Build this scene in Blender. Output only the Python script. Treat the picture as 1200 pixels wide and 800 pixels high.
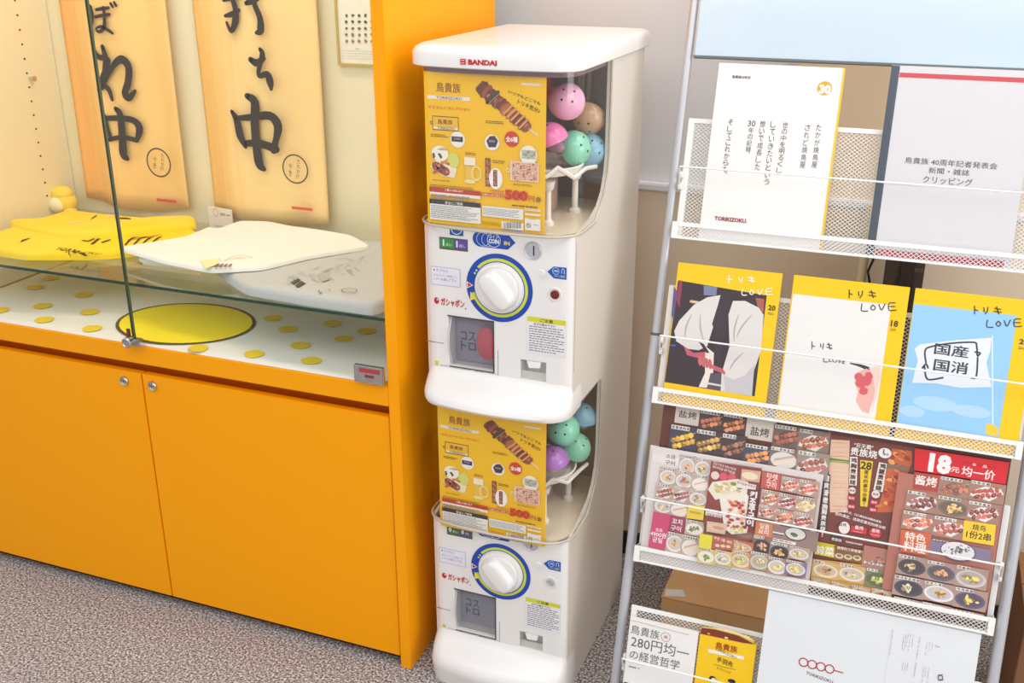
import bpy, bmesh, math, random
from math import sin, cos, pi, radians, sqrt
from mathutils import Vector, Matrix
from mathutils.bvhtree import BVHTree
for o in list(bpy.data.objects): bpy.data.objects.remove(o)
random.seed(7)
SC = bpy.context.scene; COL = SC.collection

# ---------------------------------------------------------------- camera
YAW, PITCH, FPX, CZ = 0.372323, 0.373206, 1228.3, 1.5
cam = bpy.data.cameras.new('camera'); cam.sensor_width = 36; cam.lens = FPX/1200*36
cam.clip_start = .02; cam.clip_end = 60
camo = bpy.data.objects.new('camera', cam); COL.objects.link(camo)
camo.location = (0, 0, CZ); camo.rotation_euler = (pi/2-PITCH, 0, YAW)
SC.camera = camo
# ---------------------------------------------------------------- world, lamps, exposure
w = bpy.data.worlds.new('world'); SC.world = w; w.use_nodes = True
w.node_tree.nodes['Background'].inputs[0].default_value = (.97, .98, 1, 1)
w.node_tree.nodes['Background'].inputs[1].default_value = .86
def area(name, loc, target, sx, sy, power, color=(1, 1, 1)):
    l = bpy.data.lights.new(name, 'AREA'); l.shape = 'RECTANGLE'; l.size = sx; l.size_y = sy
    l.energy = power; l.color = color
    o = bpy.data.objects.new(name, l); COL.objects.link(o); o.location = loc
    o.rotation_euler = (Vector(target)-Vector(loc)).to_track_quat('-Z', 'Y').to_euler()
area('overhead_light', (-.2, .2, 2.75), (-.2, .6, 0), 2.4, 1.2, 19, (1, .985, .96))
area('overhead_light', (-1.6, -.6, 2.75), (-1.5, .2, 0), 1.6, 1.2, 9, (1, .985, .96))
area('overhead_light', (1.6, .8, 2.75), (1.2, 1.2, 0), 1.2, 1.2, 15, (1, .985, .96))
area('overhead_light', (.2, 1.9, 2.75), (.2, 2.0, 0), 2.0, .5, 16, (1, .985, .96))  # fill lamp added to brighten the wall behind the rack
area('added_side_fill', (2.7, .9, 1.4), (-.6, 1.9, .7), 1.6, 1.4, 27, (1, .985, .96))  # unseen fill added from the side for the rear wall and machine flank
area('display_case_light', (-1.5, 1.85, 2.02), (-1.5, 1.9, 0), 1.1, .12, 6.2, (1, .96, .88))
SC.view_settings.view_transform = 'Standard'; SC.view_settings.look = 'None'
SC.view_settings.gamma = 1; SC.view_settings.use_curve_mapping = False
SC.view_settings.exposure = -0.05
SC.cycles.transparent_max_bounces = 24

# ---------------------------------------------------------------- geometry of the view (to read real positions off the picture)
CF = Vector((-sin(YAW)*cos(PITCH), cos(YAW)*cos(PITCH), -sin(PITCH)))
CR = Vector((cos(YAW), sin(YAW), 0)); CU = CR.cross(CF); CC = Vector((0, 0, CZ))
def ray(x, y): return CF + CR*((x-600)/FPX) - CU*((y-400)/FPX)
def at(x, y, v, ax=1):
    d = ray(x, y); return CC + d*((v-CC[ax])/d[ax])

# ---------------------------------------------------------------- materials
def lin(c):
    c = c/255.; return c/12.92 if c <= .04045 else ((c+.055)/1.055)**2.4
def rgb(c): return (lin(c[0]), lin(c[1]), lin(c[2]), 1)
MATS = {}
def mat(name, col, rough=.5, metal=0, coat=0, bump=None, noise=None, spec=.5, trans=0):
    if name in MATS: return MATS[name]
    m = bpy.data.materials.new(name); m.use_nodes = True; nt = m.node_tree; b = nt.nodes['Principled BSDF']
    b.inputs['Base Color'].default_value = rgb(col); b.inputs['Roughness'].default_value = rough
    b.inputs['Metallic'].default_value = metal; b.inputs['Coat Weight'].default_value = coat
    b.inputs['Specular IOR Level'].default_value = spec; b.inputs['Transmission Weight'].default_value = trans
    tc = nt.nodes.new('ShaderNodeTexCoord')
    if noise:
        n = nt.nodes.new('ShaderNodeTexNoise'); n.inputs['Scale'].default_value = noise[0]; n.inputs['Detail'].default_value = 4
        nt.links.new(tc.outputs['Object'], n.inputs['Vector'])
        r = nt.nodes.new('ShaderNodeValToRGB'); e = r.color_ramp.elements
        e[0].position = .35; e[1].position = .65; e[0].color = rgb(noise[1]); e[1].color = rgb(col)
        nt.links.new(n.outputs['Fac'], r.inputs[0]); nt.links.new(r.outputs[0], b.inputs['Base Color'])
    if bump:
        n = nt.nodes.new('ShaderNodeTexNoise'); n.inputs['Scale'].default_value = bump[0]; n.inputs['Detail'].default_value = 3
        nt.links.new(tc.outputs['Object'], n.inputs['Vector'])
        bp = nt.nodes.new('ShaderNodeBump'); bp.inputs['Strength'].default_value = bump[1]; bp.inputs['Distance'].default_value = bump[2]
        nt.links.new(n.outputs['Fac'], bp.inputs['Height']); nt.links.new(bp.outputs[0], b.inputs['Normal'])
    MATS[name] = m; return m
def clear(name, tint=(1, 1, 1), rough=.02, amount=1.0, base=.02):
    m = bpy.data.materials.new(name); m.use_nodes = True; nt = m.node_tree; nt.nodes.clear()
    out = nt.nodes.new('ShaderNodeOutputMaterial'); mx = nt.nodes.new('ShaderNodeMixShader')
    t = nt.nodes.new('ShaderNodeBsdfTransparent'); t.inputs[0].default_value = (*tint, 1)
    g = nt.nodes.new('ShaderNodeBsdfGlossy'); g.inputs['Roughness'].default_value = rough
    f = nt.nodes.new('ShaderNodeFresnel'); f.inputs[0].default_value = 1.45
    ma = nt.nodes.new('ShaderNodeMath'); ma.operation = 'MULTIPLY_ADD'; ma.inputs[1].default_value = amount; ma.inputs[2].default_value = base
    ge = nt.nodes.new('ShaderNodeNewGeometry'); fr = nt.nodes.new('ShaderNodeMath'); fr.operation = 'SUBTRACT'; fr.inputs[0].default_value = 1
    nt.links.new(ge.outputs['Backfacing'], fr.inputs[1]); mu = nt.nodes.new('ShaderNodeMath'); mu.operation = 'MULTIPLY'
    nt.links.new(f.outputs[0], ma.inputs[0]); nt.links.new(ma.outputs[0], mu.inputs[0]); nt.links.new(fr.outputs[0], mu.inputs[1]); nt.links.new(mu.outputs[0], mx.inputs[0])
    nt.links.new(t.outputs[0], mx.inputs[1]); nt.links.new(g.outputs[0], mx.inputs[2]); nt.links.new(mx.outputs[0], out.inputs[0])
    MATS[name] = m; return m
def tinted(name, col, alpha, rough=.15):
    m = mat(name, col, rough); m.node_tree.nodes['Principled BSDF'].inputs['Alpha'].default_value = alpha; return m

orange = mat('orange_laminate', (255, 166, 0), .45, spec=.22, bump=(60, .02, .001))
orange_shade = mat('orange_recess_shade', (236, 120, 0), .45)  # darker copy of the laminate, recess shade put into its colour
white_pl = mat('white_plastic', (236, 233, 230), .28, coat=.15)
side_pl = mat('warm_white_plastic', (226, 218, 208), .35)
cream = mat('cream_display_lining', (238, 226, 190), .55)
white_metal = mat('white_powder_coat', (240, 239, 236), .4)
steel = mat('satin_steel', (196, 197, 203), .38, metal=.45)
chrome = mat('chrome', (205, 203, 202), .16, metal=1)
dark_gap = mat('dark_interior', (40, 36, 36), .7)
glass = clear('clear_glass', (.985, .995, .985))
shelf_glass = clear('shelf_glass', (.95, .975, .94), base=.06)
plastic_clear = clear('clear_plastic', (.985, .98, .97), .06, .9, .03)
glass_edge = mat('green_glass_edge', (10, 62, 48), .1)

def carpet_mat():
    m = bpy.data.materials.new('carpet'); m.use_nodes = True; nt = m.node_tree; b = nt.nodes['Principled BSDF']
    b.inputs['Roughness'].default_value = .95; b.inputs['Specular IOR Level'].default_value = .1
    tc = nt.nodes.new('ShaderNodeTexCoord')
    n = nt.nodes.new('ShaderNodeTexNoise'); n.inputs['Scale'].default_value = 190; n.inputs['Detail'].default_value = 5; n.inputs['Roughness'].default_value = .75
    n2 = nt.nodes.new('ShaderNodeTexNoise'); n2.inputs['Scale'].default_value = 9; n2.inputs['Detail'].default_value = 3
    for q in (n, n2): nt.links.new(tc.outputs['Object'], q.inputs['Vector'])
    r = nt.nodes.new('ShaderNodeValToRGB'); e = r.color_ramp.elements
    e[0].position = .40; e[0].color = rgb((78, 75, 78)); e[1].position = .60; e[1].color = rgb((246, 236, 232))
    k = r.color_ramp.elements.new(.5); k.color = rgb((160, 153, 152))
    r2 = nt.nodes.new('ShaderNodeMixRGB'); r2.blend_type = 'MULTIPLY'; r2.inputs[0].default_value = .12
    nt.links.new(n.outputs['Fac'], r.inputs[0]); nt.links.new(r.outputs[0], r2.inputs[1]); nt.links.new(n2.outputs['Fac'], r2.inputs[2])
    nt.links.new(r2.outputs[0], b.inputs['Base Color'])
    bp = nt.nodes.new('ShaderNodeBump'); bp.inputs['Strength'].default_value = .7; bp.inputs['Distance'].default_value = .004
    nt.links.new(n.outputs['Fac'], bp.inputs['Height']); nt.links.new(bp.outputs[0], b.inputs['Normal'])
    return m
def ink_mat(name='printed_ink', rough=.42, coat=.0):
    m = bpy.data.materials.new(name); m.use_nodes = True; nt = m.node_tree; b = nt.nodes['Principled BSDF']
    a = nt.nodes.new('ShaderNodeAttribute'); a.attribute_name = 'ink'
    nt.links.new(a.outputs['Color'], b.inputs['Base Color']); b.inputs['Roughness'].default_value = rough
    b.inputs['Coat Weight'].default_value = coat
    MATS[name] = m; return m
ink = ink_mat(); ink_gloss = ink_mat('glossy_printed_ink', .3, .2); ink_cloth = ink_mat('cloth_print', .85)

# ---------------------------------------------------------------- object helpers
WM = {}
def root(name, label, cat, loc=(0, 0, 0), rx=0, group=None, kind=None):
    o = bpy.data.objects.new(name, None); COL.objects.link(o); o.empty_display_size = .05
    o.location = loc; o.rotation_euler = (rx, 0, 0)
    o['label'] = label; o['category'] = cat
    if group: o['group'] = group
    if kind: o['kind'] = kind
    WM[o.name] = Matrix.Translation(Vector(loc)) @ Matrix.Rotation(rx, 4, 'X'); return o
def link(name, me, parent=None, m=None, label=None, kind=None):
    o = bpy.data.objects.new(name, me); COL.objects.link(o)
    wm = WM.get(parent.name) if parent else None
    if wm is not None: me.transform(wm.inverted())
    if parent: o.parent = parent
    WM[o.name] = wm if wm is not None else Matrix.Identity(4)
    if m and not me.materials: me.materials.append(m)
    if label: o['label'] = label
    if kind: o['kind'] = kind
    return o
def tag(o, label, cat, group=None):
    o['label'] = label; o['category'] = cat
    if group: o['group'] = group
    return o
class MB:
    def __init__(s): s.bm = bmesh.new()
    def add(s, vs, fs):
        b = [s.bm.verts.new(v) for v in vs]
        for f in fs:
            try: s.bm.faces.new([b[i] for i in f])
            except ValueError: pass
        return s
    def box(s, a, b, T=None):
        x0, y0, z0 = a; x1, y1, z1 = b
        v = [(x0, y0, z0), (x1, y0, z0), (x1, y1, z0), (x0, y1, z0), (x0, y0, z1), (x1, y0, z1), (x1, y1, z1), (x0, y1, z1)]
        if T: v = [T(*p) for p in v]
        return s.add(v, [(0, 3, 2, 1), (4, 5, 6, 7), (0, 1, 5, 4), (1, 2, 6, 5), (2, 3, 7, 6), (3, 0, 4, 7)])
    def tube(s, pts, r, n=8, caps=True):
        pts = [Vector(p) for p in pts]; rings = []; vs = []; fs = []
        if not hasattr(r, '__len__'): r = [r]*len(pts)
        up = None
        for i, p in enumerate(pts):
            d = (pts[min(i+1, len(pts)-1)]-pts[max(i-1, 0)]).normalized()
            if up is None: up = d.orthogonal().normalized()
            up = (up - d*up.dot(d)).normalized(); q = d.cross(up)
            for k in range(n):
                a = 2*pi*k/n; vs.append(p + up*(r[i]*cos(a)) + q*(r[i]*sin(a)))
        for i in range(len(pts)-1):
            for k in range(n):
                fs.append((i*n+k, i*n+(k+1) % n, (i+1)*n+(k+1) % n, (i+1)*n+k))
        if caps:
            fs.append(tuple(range(n))[::-1]); fs.append(tuple((len(pts)-1)*n+k for k in range(n)))
        return s.add(vs, fs)
    def lathe(s, prof, c, axis, n=32):   # prof: (radius, height along axis)
        a = Vector(axis).normalized(); u = a.orthogonal().normalized(); v = a.cross(u); c = Vector(c); vs = []; fs = []
        for r, h in prof:
            for k in range(n):
                t = 2*pi*k/n; vs.append(c + a*h + u*(r*cos(t)) + v*(r*sin(t)))
        for i in range(len(prof)-1):
            for k in range(n): fs.append((i*n+k, i*n+(k+1) % n, (i+1)*n+(k+1) % n, (i+1)*n+k))
        if prof[0][0] > 1e-6: fs.append(tuple(range(n))[::-1])
        if prof[-1][0] > 1e-6: fs.append(tuple((len(prof)-1)*n+k for k in range(n)))
        return s.add(vs, fs)
    def prism(s, poly, thick):   # poly of 3D points, extruded by vector
        t = Vector(thick); n = len(poly); from mathutils.geometry import tessellate_polygon
        p = [Vector(q) for q in poly]; tri = tessellate_polygon([p])
        vs = p + [q+t for q in p]; fs = [tuple(f) for f in tri] + [tuple(i+n for i in f[::-1]) for f in tri]
        fs += [(i, (i+1) % n, (i+1) % n+n, i+n) for i in range(n)]
        return s.add(vs, fs)
    def loft(s, secs, cap0=True, cap1=True):
        n = len(secs[0]); vs = [p for q in secs for p in q]; fs = []
        for i in range(len(secs)-1):
            for k in range(n): fs.append((i*n+k, i*n+(k+1) % n, (i+1)*n+(k+1) % n, (i+1)*n+k))
        if cap0: fs.append(tuple(range(n))[::-1])
        if cap1: fs.append(tuple((len(secs)-1)*n+k for k in range(n)))
        return s.add(vs, fs)
    def build(s, name, m, parent=None, smooth=False, bevel=0, label=None, kind=None, solid=0):
        bm = s.bm; bmesh.ops.remove_doubles(bm, verts=bm.verts, dist=1e-6)
        bmesh.ops.recalc_face_normals(bm, faces=bm.faces)
        if bevel:
            es = [e for e in bm.edges if len(e.link_faces) == 2 and e.calc_face_angle(0) > .6]
            bmesh.ops.bevel(bm, geom=es, offset=bevel, segments=2, affect='EDGES', clamp_overlap=True)
        me = bpy.data.meshes.new(name); bm.to_mesh(me); bm.free()
        if smooth:
            for p in me.polygons: p.use_smooth = True
            try: me.set_sharp_from_angle(angle=radians(40))
            except Exception: pass
        o = link(name, me, parent, m, label, kind)
        if solid:
            md = o.modifiers.new('solid', 'SOLIDIFY'); md.thickness = solid; md.offset = 0
        return o
def box(name, a, b, m, parent=None, bevel=0, **k): return MB().box(a, b).build(name, m, parent, bevel=bevel, **k)

# ---------------------------------------------------------------- lettering and flat print
FC = bpy.data.curves.new('lettering_source', 'FONT'); FC.resolution_u = 2
FO = bpy.data.objects.new('lettering_source', FC)
TX = {}
def glyphs(s, bold=0):
    if (s, bold) not in TX:
        cjk = any(ord(q) > 0x2000 for q in s); FC.body = s; FC.offset = 0 if cjk else bold
        me = bpy.data.meshes.new_from_object(FO)
        v = [(p.co.x, p.co.y) for p in me.vertices]; f = [tuple(p.vertices) for p in me.polygons]
        bpy.data.meshes.remove(me)
        xs = [p[0] for p in v] or [0, 1]; ys = [p[1] for p in v] or [0, 1]
        TX[s, bold] = (v, f, min(xs), max(xs), min(ys), max(ys))
    return TX[s, bold]
class Print:
    """flat ink on one real plane: origin O, axes ex / ez, outward normal n"""
    def __init__(s, O, ex, ez, n, step=.00006, drape=None):
        s.O = Vector(O); s.ex = Vector(ex); s.ez = Vector(ez); s.n = Vector(n); s.v = []; s.f = []; s.c = []; s.k = 1; s.step = step
        s.ox = s.oy = 0; s.sc = 1; s.drape = drape; s.wash = 0; s.wm = 1
    def view(s, ox, oy, sc): s.ox, s.oy, s.sc = ox, oy, sc; return s
    def L(s, x, y):
        d = ray(s.ox+x/s.sc, s.oy+y/s.sc); t = (s.O-CC).dot(s.n)/d.dot(s.n); p = CC+d*t-s.O
        return p.dot(s.ex), p.dot(s.ez)
    def put(s, uv, faces, col):
        b = len(s.v); h = s.k*s.step; s.k += .12
        for u, v in uv: s.v.append(s.O + s.ex*u + s.ez*v + s.n*h)
        for f in faces: s.f.append(tuple(i+b for i in f)); s.c.append(rgb(tuple(c*(1-s.wash)+g*s.wash for c, g in zip(col, (226, 216, 212)))))  # pale haze of the sleeve gloss is mixed into the ink colours
    def lay(s): s.k = math.floor(s.k)+1; return s
    def lrect(s, u0, v0, u1, v1, col): s.put([(u0, v0), (u1, v0), (u1, v1), (u0, v1)], [(0, 1, 2, 3)], col)
    def rect(s, x0, y0, x1, y1, col):
        a, b = s.box2(x0, y0, x1, y1); s.lrect(a[0], b[1], b[0], a[1], col)
    def box2(s, x0, y0, x1, y1):   # corners of an upright local box seen aslant
        a = s.L(x0, y0); b = s.L(x1, y1); e = a[1]-s.L(x0, y1)[1]
        if a[1]-b[1] < .3*e: b = (b[0], a[1]-e)
        return a, b
    def poly(s, pts, col):
        from mathutils.geometry import tessellate_polygon
        uv = [s.L(*p) for p in pts]; tri = tessellate_polygon([[Vector((u, v, 0)) for u, v in uv]])
        s.put(uv, [tuple(t) for t in tri], col)
    def scale(s, x, y): a = s.L(x-2, y); b = s.L(x+2, y); return abs(b[0]-a[0])/4
    def lell(s, u, v, ru, rv, col, rot=0, n=16, jit=0):
        pts = []
        for k in range(n):
            t = 2*pi*k/n; j = 1+random.uniform(-jit, jit); a = ru*cos(t)*j; b = rv*sin(t)*j
            pts.append((u+a*cos(rot)-b*sin(rot), v+a*sin(rot)+b*cos(rot)))
        s.put(pts, [tuple(range(n))], col)
    def ell(s, x, y, rx, ry, col, rot=0, n=18, jit=0):
        u, v = s.L(x, y); k = s.scale(x, y); s.lell(u, v, rx*k, ry*k, col, rot, n, jit)
    def lring(s, u, v, r0, r1, col, a0=0, a1=2*pi, n=48, asp=1):
        pts = []
        for k in range(n+1):
            t = a0+(a1-a0)*k/n
            for r in (r0, r1): pts.append((u+r*cos(t), v+r*asp*sin(t)))
        s.put(pts, [(2*k, 2*k+1, 2*k+3, 2*k+2) for k in range(n)], col)
    def ring(s, x, y, r0, r1, col, asp=1, n=28):
        u, v = s.L(x, y); k = s.scale(x, y); s.lring(u, v, r0*k, r1*k, col, n=n, asp=asp)
    def ltext(s, t, u0, v0, u1, v1, col, bold=0, rot=0):
        v, f, a, b, c, d = glyphs(t, bold)
        if not v: return
        su = (u1-u0)/max(b-a, .05); sv = (v1-v0)/max(d-c, .05)
        if min(b-a, d-c) < .25: su = sv = min(abs(su), abs(sv))
        mu, mv = (u0+u1)/2, (v0+v1)/2; out = []
        for x, y in v:
            p = (x-(a+b)/2)*su; q = (y-(c+d)/2)*sv
            out.append((mu+p*cos(rot)-q*sin(rot), mv+p*sin(rot)+q*cos(rot)))
        if bold > .004 and any(ord(q) > 0x2000 for q in t):   # heavier strokes: the same outline laid five times, slightly shifted
            for a, b in ((1, 0), (-1, 0), (0, .8), (0, -.8)): s.put([(x+a*bold*abs(su), y+b*bold*abs(sv)) for x, y in out], f, col)
        s.put(out, f, col)
    def text(s, t, x0, y0, x1, y1, col, bold=.015, rot=0):
        a = s.L(x0, y0); b = s.L(x1, y1); W = b[0]-a[0]; h = a[1]-b[1]; m = (a[1]+b[1])/2
        if ord(max(t)) > 0x2000: bold = min(bold, .019)
        g = glyphs(t, bold); nat = W*(g[5]-g[4])/max(.05, g[3]-g[2])
        if len(t) > 1 and not .75*nat < h < 1.35*nat: h = nat
        h = max(h, 1e-4); s.ltext(t, a[0], m-h/2, b[0], m+h/2, col, bold, rot)
    def ctext(s, t, x, y, w, h, col, bold=.015, rot=0):
        u, v = s.L(x, y); k = s.scale(x, y); s.ltext(t, u-w*k/2, v-h*k/2, u+w*k/2, v+h*k/2, col, bold, rot)
    def word(s, t, x, y, h, col, wd=None, bold=.01, anchor='l'):   # baseline start at pixel x,y; height h pixels
        u, v = s.L(x, y); k = s.scale(x, y); V, f, a, b, c, d = glyphs(t, bold); sc = h*k/max(d-c, .3)
        W = (b-a)*sc if wd is None else wd*k
        if anchor == 'c': u -= W/2
        s.ltext(t, u, v, u+W, v+h*k, col, bold)
    def vtext(s, t, x0, y0, x1, y1, w, col, bold=.01):   # one glyph under another from (x0,y0) top to (x1,y1) bottom
        n = len(t); a = s.L(x0, y0); b = s.L(x1, y1); ww = w*s.scale(x0, y0)
        for i, ch in enumerate(t):
            f0 = i/n; f1 = (i+.86)/n
            u = a[0]+(b[0]-a[0])*(f0+f1)/2; va = a[1]+(b[1]-a[1])*f0; vb = a[1]+(b[1]-a[1])*f1
            if ch in 'ー、。・': s.lrect(u-ww*.06, vb+(va-vb)*.3, u+ww*.06, va, col) if ch == 'ー' else s.lell(u+ww*.3, va, ww*.1, ww*.1, col, n=6)
            else: s.ltext(ch, u-ww/2, vb, u+ww/2, va, col, bold)
    def line(s, pts, w, col, taper=None):
        P = [Vector(s.L(*p[:2])) for p in pts]; k = s.scale(*pts[0][:2])
        W = [(p[2] if len(p) > 2 else w)*k/2 for p in pts]; uv = []
        for i, p in enumerate(P):
            d = (P[min(i+1, len(P)-1)]-P[max(i-1, 0)]); d = d.normalized() if d.length > 0 else Vector((1, 0)); q = Vector((-d.y, d.x))
            uv += [tuple(p+q*W[i]), tuple(p-q*W[i])]
        s.put(uv, [(2*i, 2*i+1, 2*i+3, 2*i+2) for i in range(len(P)-1)], col)
        s.k -= .12
        for e in (0, -1): s.lell(P[e].x, P[e].y, W[e], W[e], col, n=8)
    def stroke(s, pts, w, col, sub=4):   # smooth brush stroke (Catmull-Rom) with per point width
        q = [((p[0], p[1], p[2]*s.wm) if len(p) > 2 else (*p, w*s.wm)) for p in pts]; out = []
        for i in range(len(q)-1):
            p0 = q[max(i-1, 0)]; p1 = q[i]; p2 = q[i+1]; p3 = q[min(i+2, len(q)-1)]
            for j in range(sub):
                t = j/sub; out.append(tuple(.5*((2*b)+(c-a)*t+(2*a-5*b+4*c-d)*t*t+(3*b-a-3*c+d)*t**3) for a, b, c, d in zip(p0, p1, p2, p3)))
        out.append(q[-1]); s.line(out, w, col)
    def fine(s, x0, y0, x1, y1, rows, col, fill=.7):   # rows of illegible small print as broken dashes
        a, b = s.box2(x0, y0, x1, y1); h = max(1e-4, (a[1]-b[1])/rows)
        for r in range(rows):
            v = a[1]-h*(r+.75); u = a[0]; end = a[0]+(b[0]-a[0])*random.uniform(.75, 1)
            while u < end:
                l = random.uniform(.6, 2.6)*h
                s.lrect(u, v, min(u+l, end), v+h*.42, col); s.k -= .12; u += l+h*random.uniform(.15, .5)
        s.k += .12
    def flush(s, name, parent, m=None, label=None):
        o = s.build(name, parent, m, label); s.v, s.f, s.c, s.k = [], [], [], 1; return o
    def build(s, name, parent, m=None, label=None):
        me = bpy.data.meshes.new(name)
        vs = s.v
        if s.drape:
            vs = []
            for p in s.v:
                hit = s.drape.ray_cast(Vector((p.x, p.y, p.z+.3)), Vector((0, 0, -1)))
                vs.append(Vector((p.x, p.y, hit[0].z+.0018+(p.z-s.O.z))) if hit[0] else p)
        me.from_pydata([tuple(p) for p in vs], [], s.f)
        at_ = me.color_attributes.new('ink', 'FLOAT_COLOR', 'CORNER'); i = 0; buf = []
        for p, c in zip(me.polygons, s.c):
            buf += list(c)*p.loop_total
        at_.data.foreach_set('color', buf)
        return link(name, me, parent, m or ink, label)

# food pictures printed on menus (flat ink)
BR = [(150, 84, 52), (168, 70, 50), (120, 60, 48), (190, 120, 60), (214, 160, 90), (196, 96, 70)]
def cell(P, x0, y0, x1, y1, kind='skewer', bg=(150, 120, 105), plate=(226, 220, 214), food=None, label=True, seed=0):
    rs = random.Random(seed*31+int(x0*7+y0*13)); a = P.L(x0, y0); b = P.L(x1, y1); u0, u1, v0, v1 = a[0], b[0], b[1], a[1]
    W = u1-u0; H = v1-v0; cu = (u0+u1)/2; cv = v0+H*.44
    v0 -= (v1-v0)*.22; v1 += (v1-v0)*.02; H = v1-v0; cv = v0+H*.44
    P.lrect(u0, v0, u1, v1, bg); P.lay()
    f = food or rs.choice(BR); f = tuple(int(c*.72+g*.28) for c, g in zip(f, (176, 128, 92))); sh = tuple(int(c*.72) for c in f); hi = tuple(min(255, int(c*1.2+12)) for c in f)
    if plate:
        if kind == 'bowl': P.lell(cu, cv, W*.46, H*.4, plate, n=20); P.lell(cu, cv+H*.02, W*.38, H*.31, tuple(int(c*.85) for c in plate), n=18)
        elif kind == 'skewer' :
            t = .35; P.put([(u0+W*.04, cv-H*.22), (u0+W*.6, cv-H*.36), (u1-W*.03, cv+H*.1), (u1-W*.14, cv+H*.32), (u0+W*.42, cv+H*.34), (u0+W*.08, cv+H*.02)], [(0, 1, 2, 3, 4, 5)], plate)
        else: P.lell(cu, cv, W*.45, H*.37, plate, n=20)
    P.lay()
    if kind == 'skewer':
        for r in range(2):
            oy = (.12-.22*r)*H; ox = (.0+.08*r)*W
            P.put([(u0+W*.1+ox, cv-H*.22+oy), (u1-W*.08+ox*.3, cv+H*.24+oy), (u1-W*.08+ox*.3, cv+H*.26+oy), (u0+W*.1+ox, cv-H*.19+oy)], [(0, 1, 2, 3)], (214, 180, 130))
            for k in range(5):
                t = .16+k*.15; P.lell(u0+W*t+ox, cv-H*.2+H*.44*t+oy, W*.1, H*.105, rs.choice((f, f, sh, hi)), rot=rs.uniform(0, 3), n=9, jit=.15)
                P.lell(u0+W*(t+.01)+ox, cv-H*.2+H*.44*t+oy+H*.03, W*.035, H*.03, hi, n=6)
    elif kind == 'bar':
        for r in range(2):
            oy = (.1-.2*r)*H
            P.put([(u0+W*.16, cv-H*.2+oy), (u0+W*.2, cv-H*.08+oy), (u1-W*.14, cv+H*.2+oy), (u1-W*.16, cv+H*.1+oy)], [(0, 1, 2, 3)], (hi if r else f))
    else:
        for k in range(16):
            t = rs.uniform(0, 6.28); q = rs.uniform(0, .24)
            P.lell(cu+cos(t)*W*q, cv+sin(t)*H*q*.8, W*rs.uniform(.05, .11), H*rs.uniform(.04, .09), rs.choice((f, sh, hi, hi)), rot=rs.uniform(0, 3), n=7, jit=.2)
        if kind == 'green' or rs.random() < .35:
            for k in range(3): P.lell(cu+rs.uniform(-.1, .1)*W, cv+rs.uniform(-.05, .1)*H, W*.06, H*.03, (90, 140, 60), rot=rs.uniform(0, 3), n=6)
    if label:
        P.lay(); n = rs.randint(3, 6); P.lrect(u0+W*.04, v1-H*.17, u0+W*(.04+.13*n), v1-H*.02, (238, 234, 226)); P.lay()
        for k in range(n):
            q = u0+W*(.06+.13*k); g = rs.choice('炭烤鸡肉串腿葱皮翅心盐酱')
            P.ltext(g, q, v1-H*.15, q+W*.1, v1-H*.04, (60, 44, 40), .02)

# ================================================================ THE SETTING
def struct(name, a, b, m, **k): return box(name, a, b, m, kind='structure', **k)
struct('floor', (-4, -1.2, -.05), (3, 2.3, 0), carpet_mat())
wall_up = mat('painted_wall', (228, 229, 232), .6, bump=(40, .05, .001))
wall_lo = mat('beige_wall_board', (234, 216, 192), .55, noise=(2.2, (228, 209, 184)))
tan = mat('tan_board', (236, 214, 184), .6)
struct('wall_back', (-4, 2.3, 0), (3, 2.42, 2.8), wall_up)
lowb = box('lower_board', (-4, 2.284, .06), (3, 2.302, .955), wall_lo, bpy.data.objects['wall_back'])
upb = box('tan_board', (-.26, 2.286, .972), (3, 2.302, 2.8), tan, bpy.data.objects['wall_back'])
struct('trim_1', (-4, 2.276, .955), (3, 2.302, .972), wall_up, bevel=.003)
struct('baseboard_back', (-4, 2.272, 0), (3, 2.302, .062), mat('dark_brown_skirting', (46, 38, 36), .5), bevel=.002)

# ================================================================ DISPLAY CABINET
FY = 1.66; X0, X1 = -2.125, -.885; BK = 2.168
cab = root('display_cabinet', 'orange cabinet with glass display above and two orange doors below', 'display cabinet', ((X0+X1)/2, (FY+BK)/2, 0))
H = 2.06
box('side_panel', (X1-.024, FY, 0), (X1, BK, H), orange, cab, bevel=.0012)
box('side_panel', (X0, FY, 0), (X0+.024, BK, H), orange, cab, bevel=.0012)
box('inner_lining', (X0+.0242, FY+.03, .672), (X0+.028, BK-.02, H-.03), cream, cab)
box('inner_lining', (X1-.028, FY+.03, .672), (X1-.0242, BK-.02, H-.03), cream, cab)
box('back_panel', (X0+.024, BK-.018, .03), (X1-.024, BK, H-.03), cream, cab)
box('top_panel', (X0+.024, FY, H-.03), (X1-.024, BK, H), orange, cab)
box('front_rail', (X0+.024, FY, .627), (X1-.024, FY+.03, .669), orange, cab, bevel=.001)
box('display_floor', (X0+.028, FY+.03, .645), (X1-.028, BK-.018, .669), cream, cab)
box('base_panel', (X0+.024, FY+.035, .03), (X1-.024, BK-.018, .05), orange_shade, cab)
box('recess', (X0+.024, FY+.05, .56), (X1-.024, FY+.06, .628), orange_shade, cab)
box('plinth', (X0+.03, FY+.03, 0), (X1-.03, BK-.03, .03), dark_gap, cab)
door_m = orange
lockc = (0, 0, 0)
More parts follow.
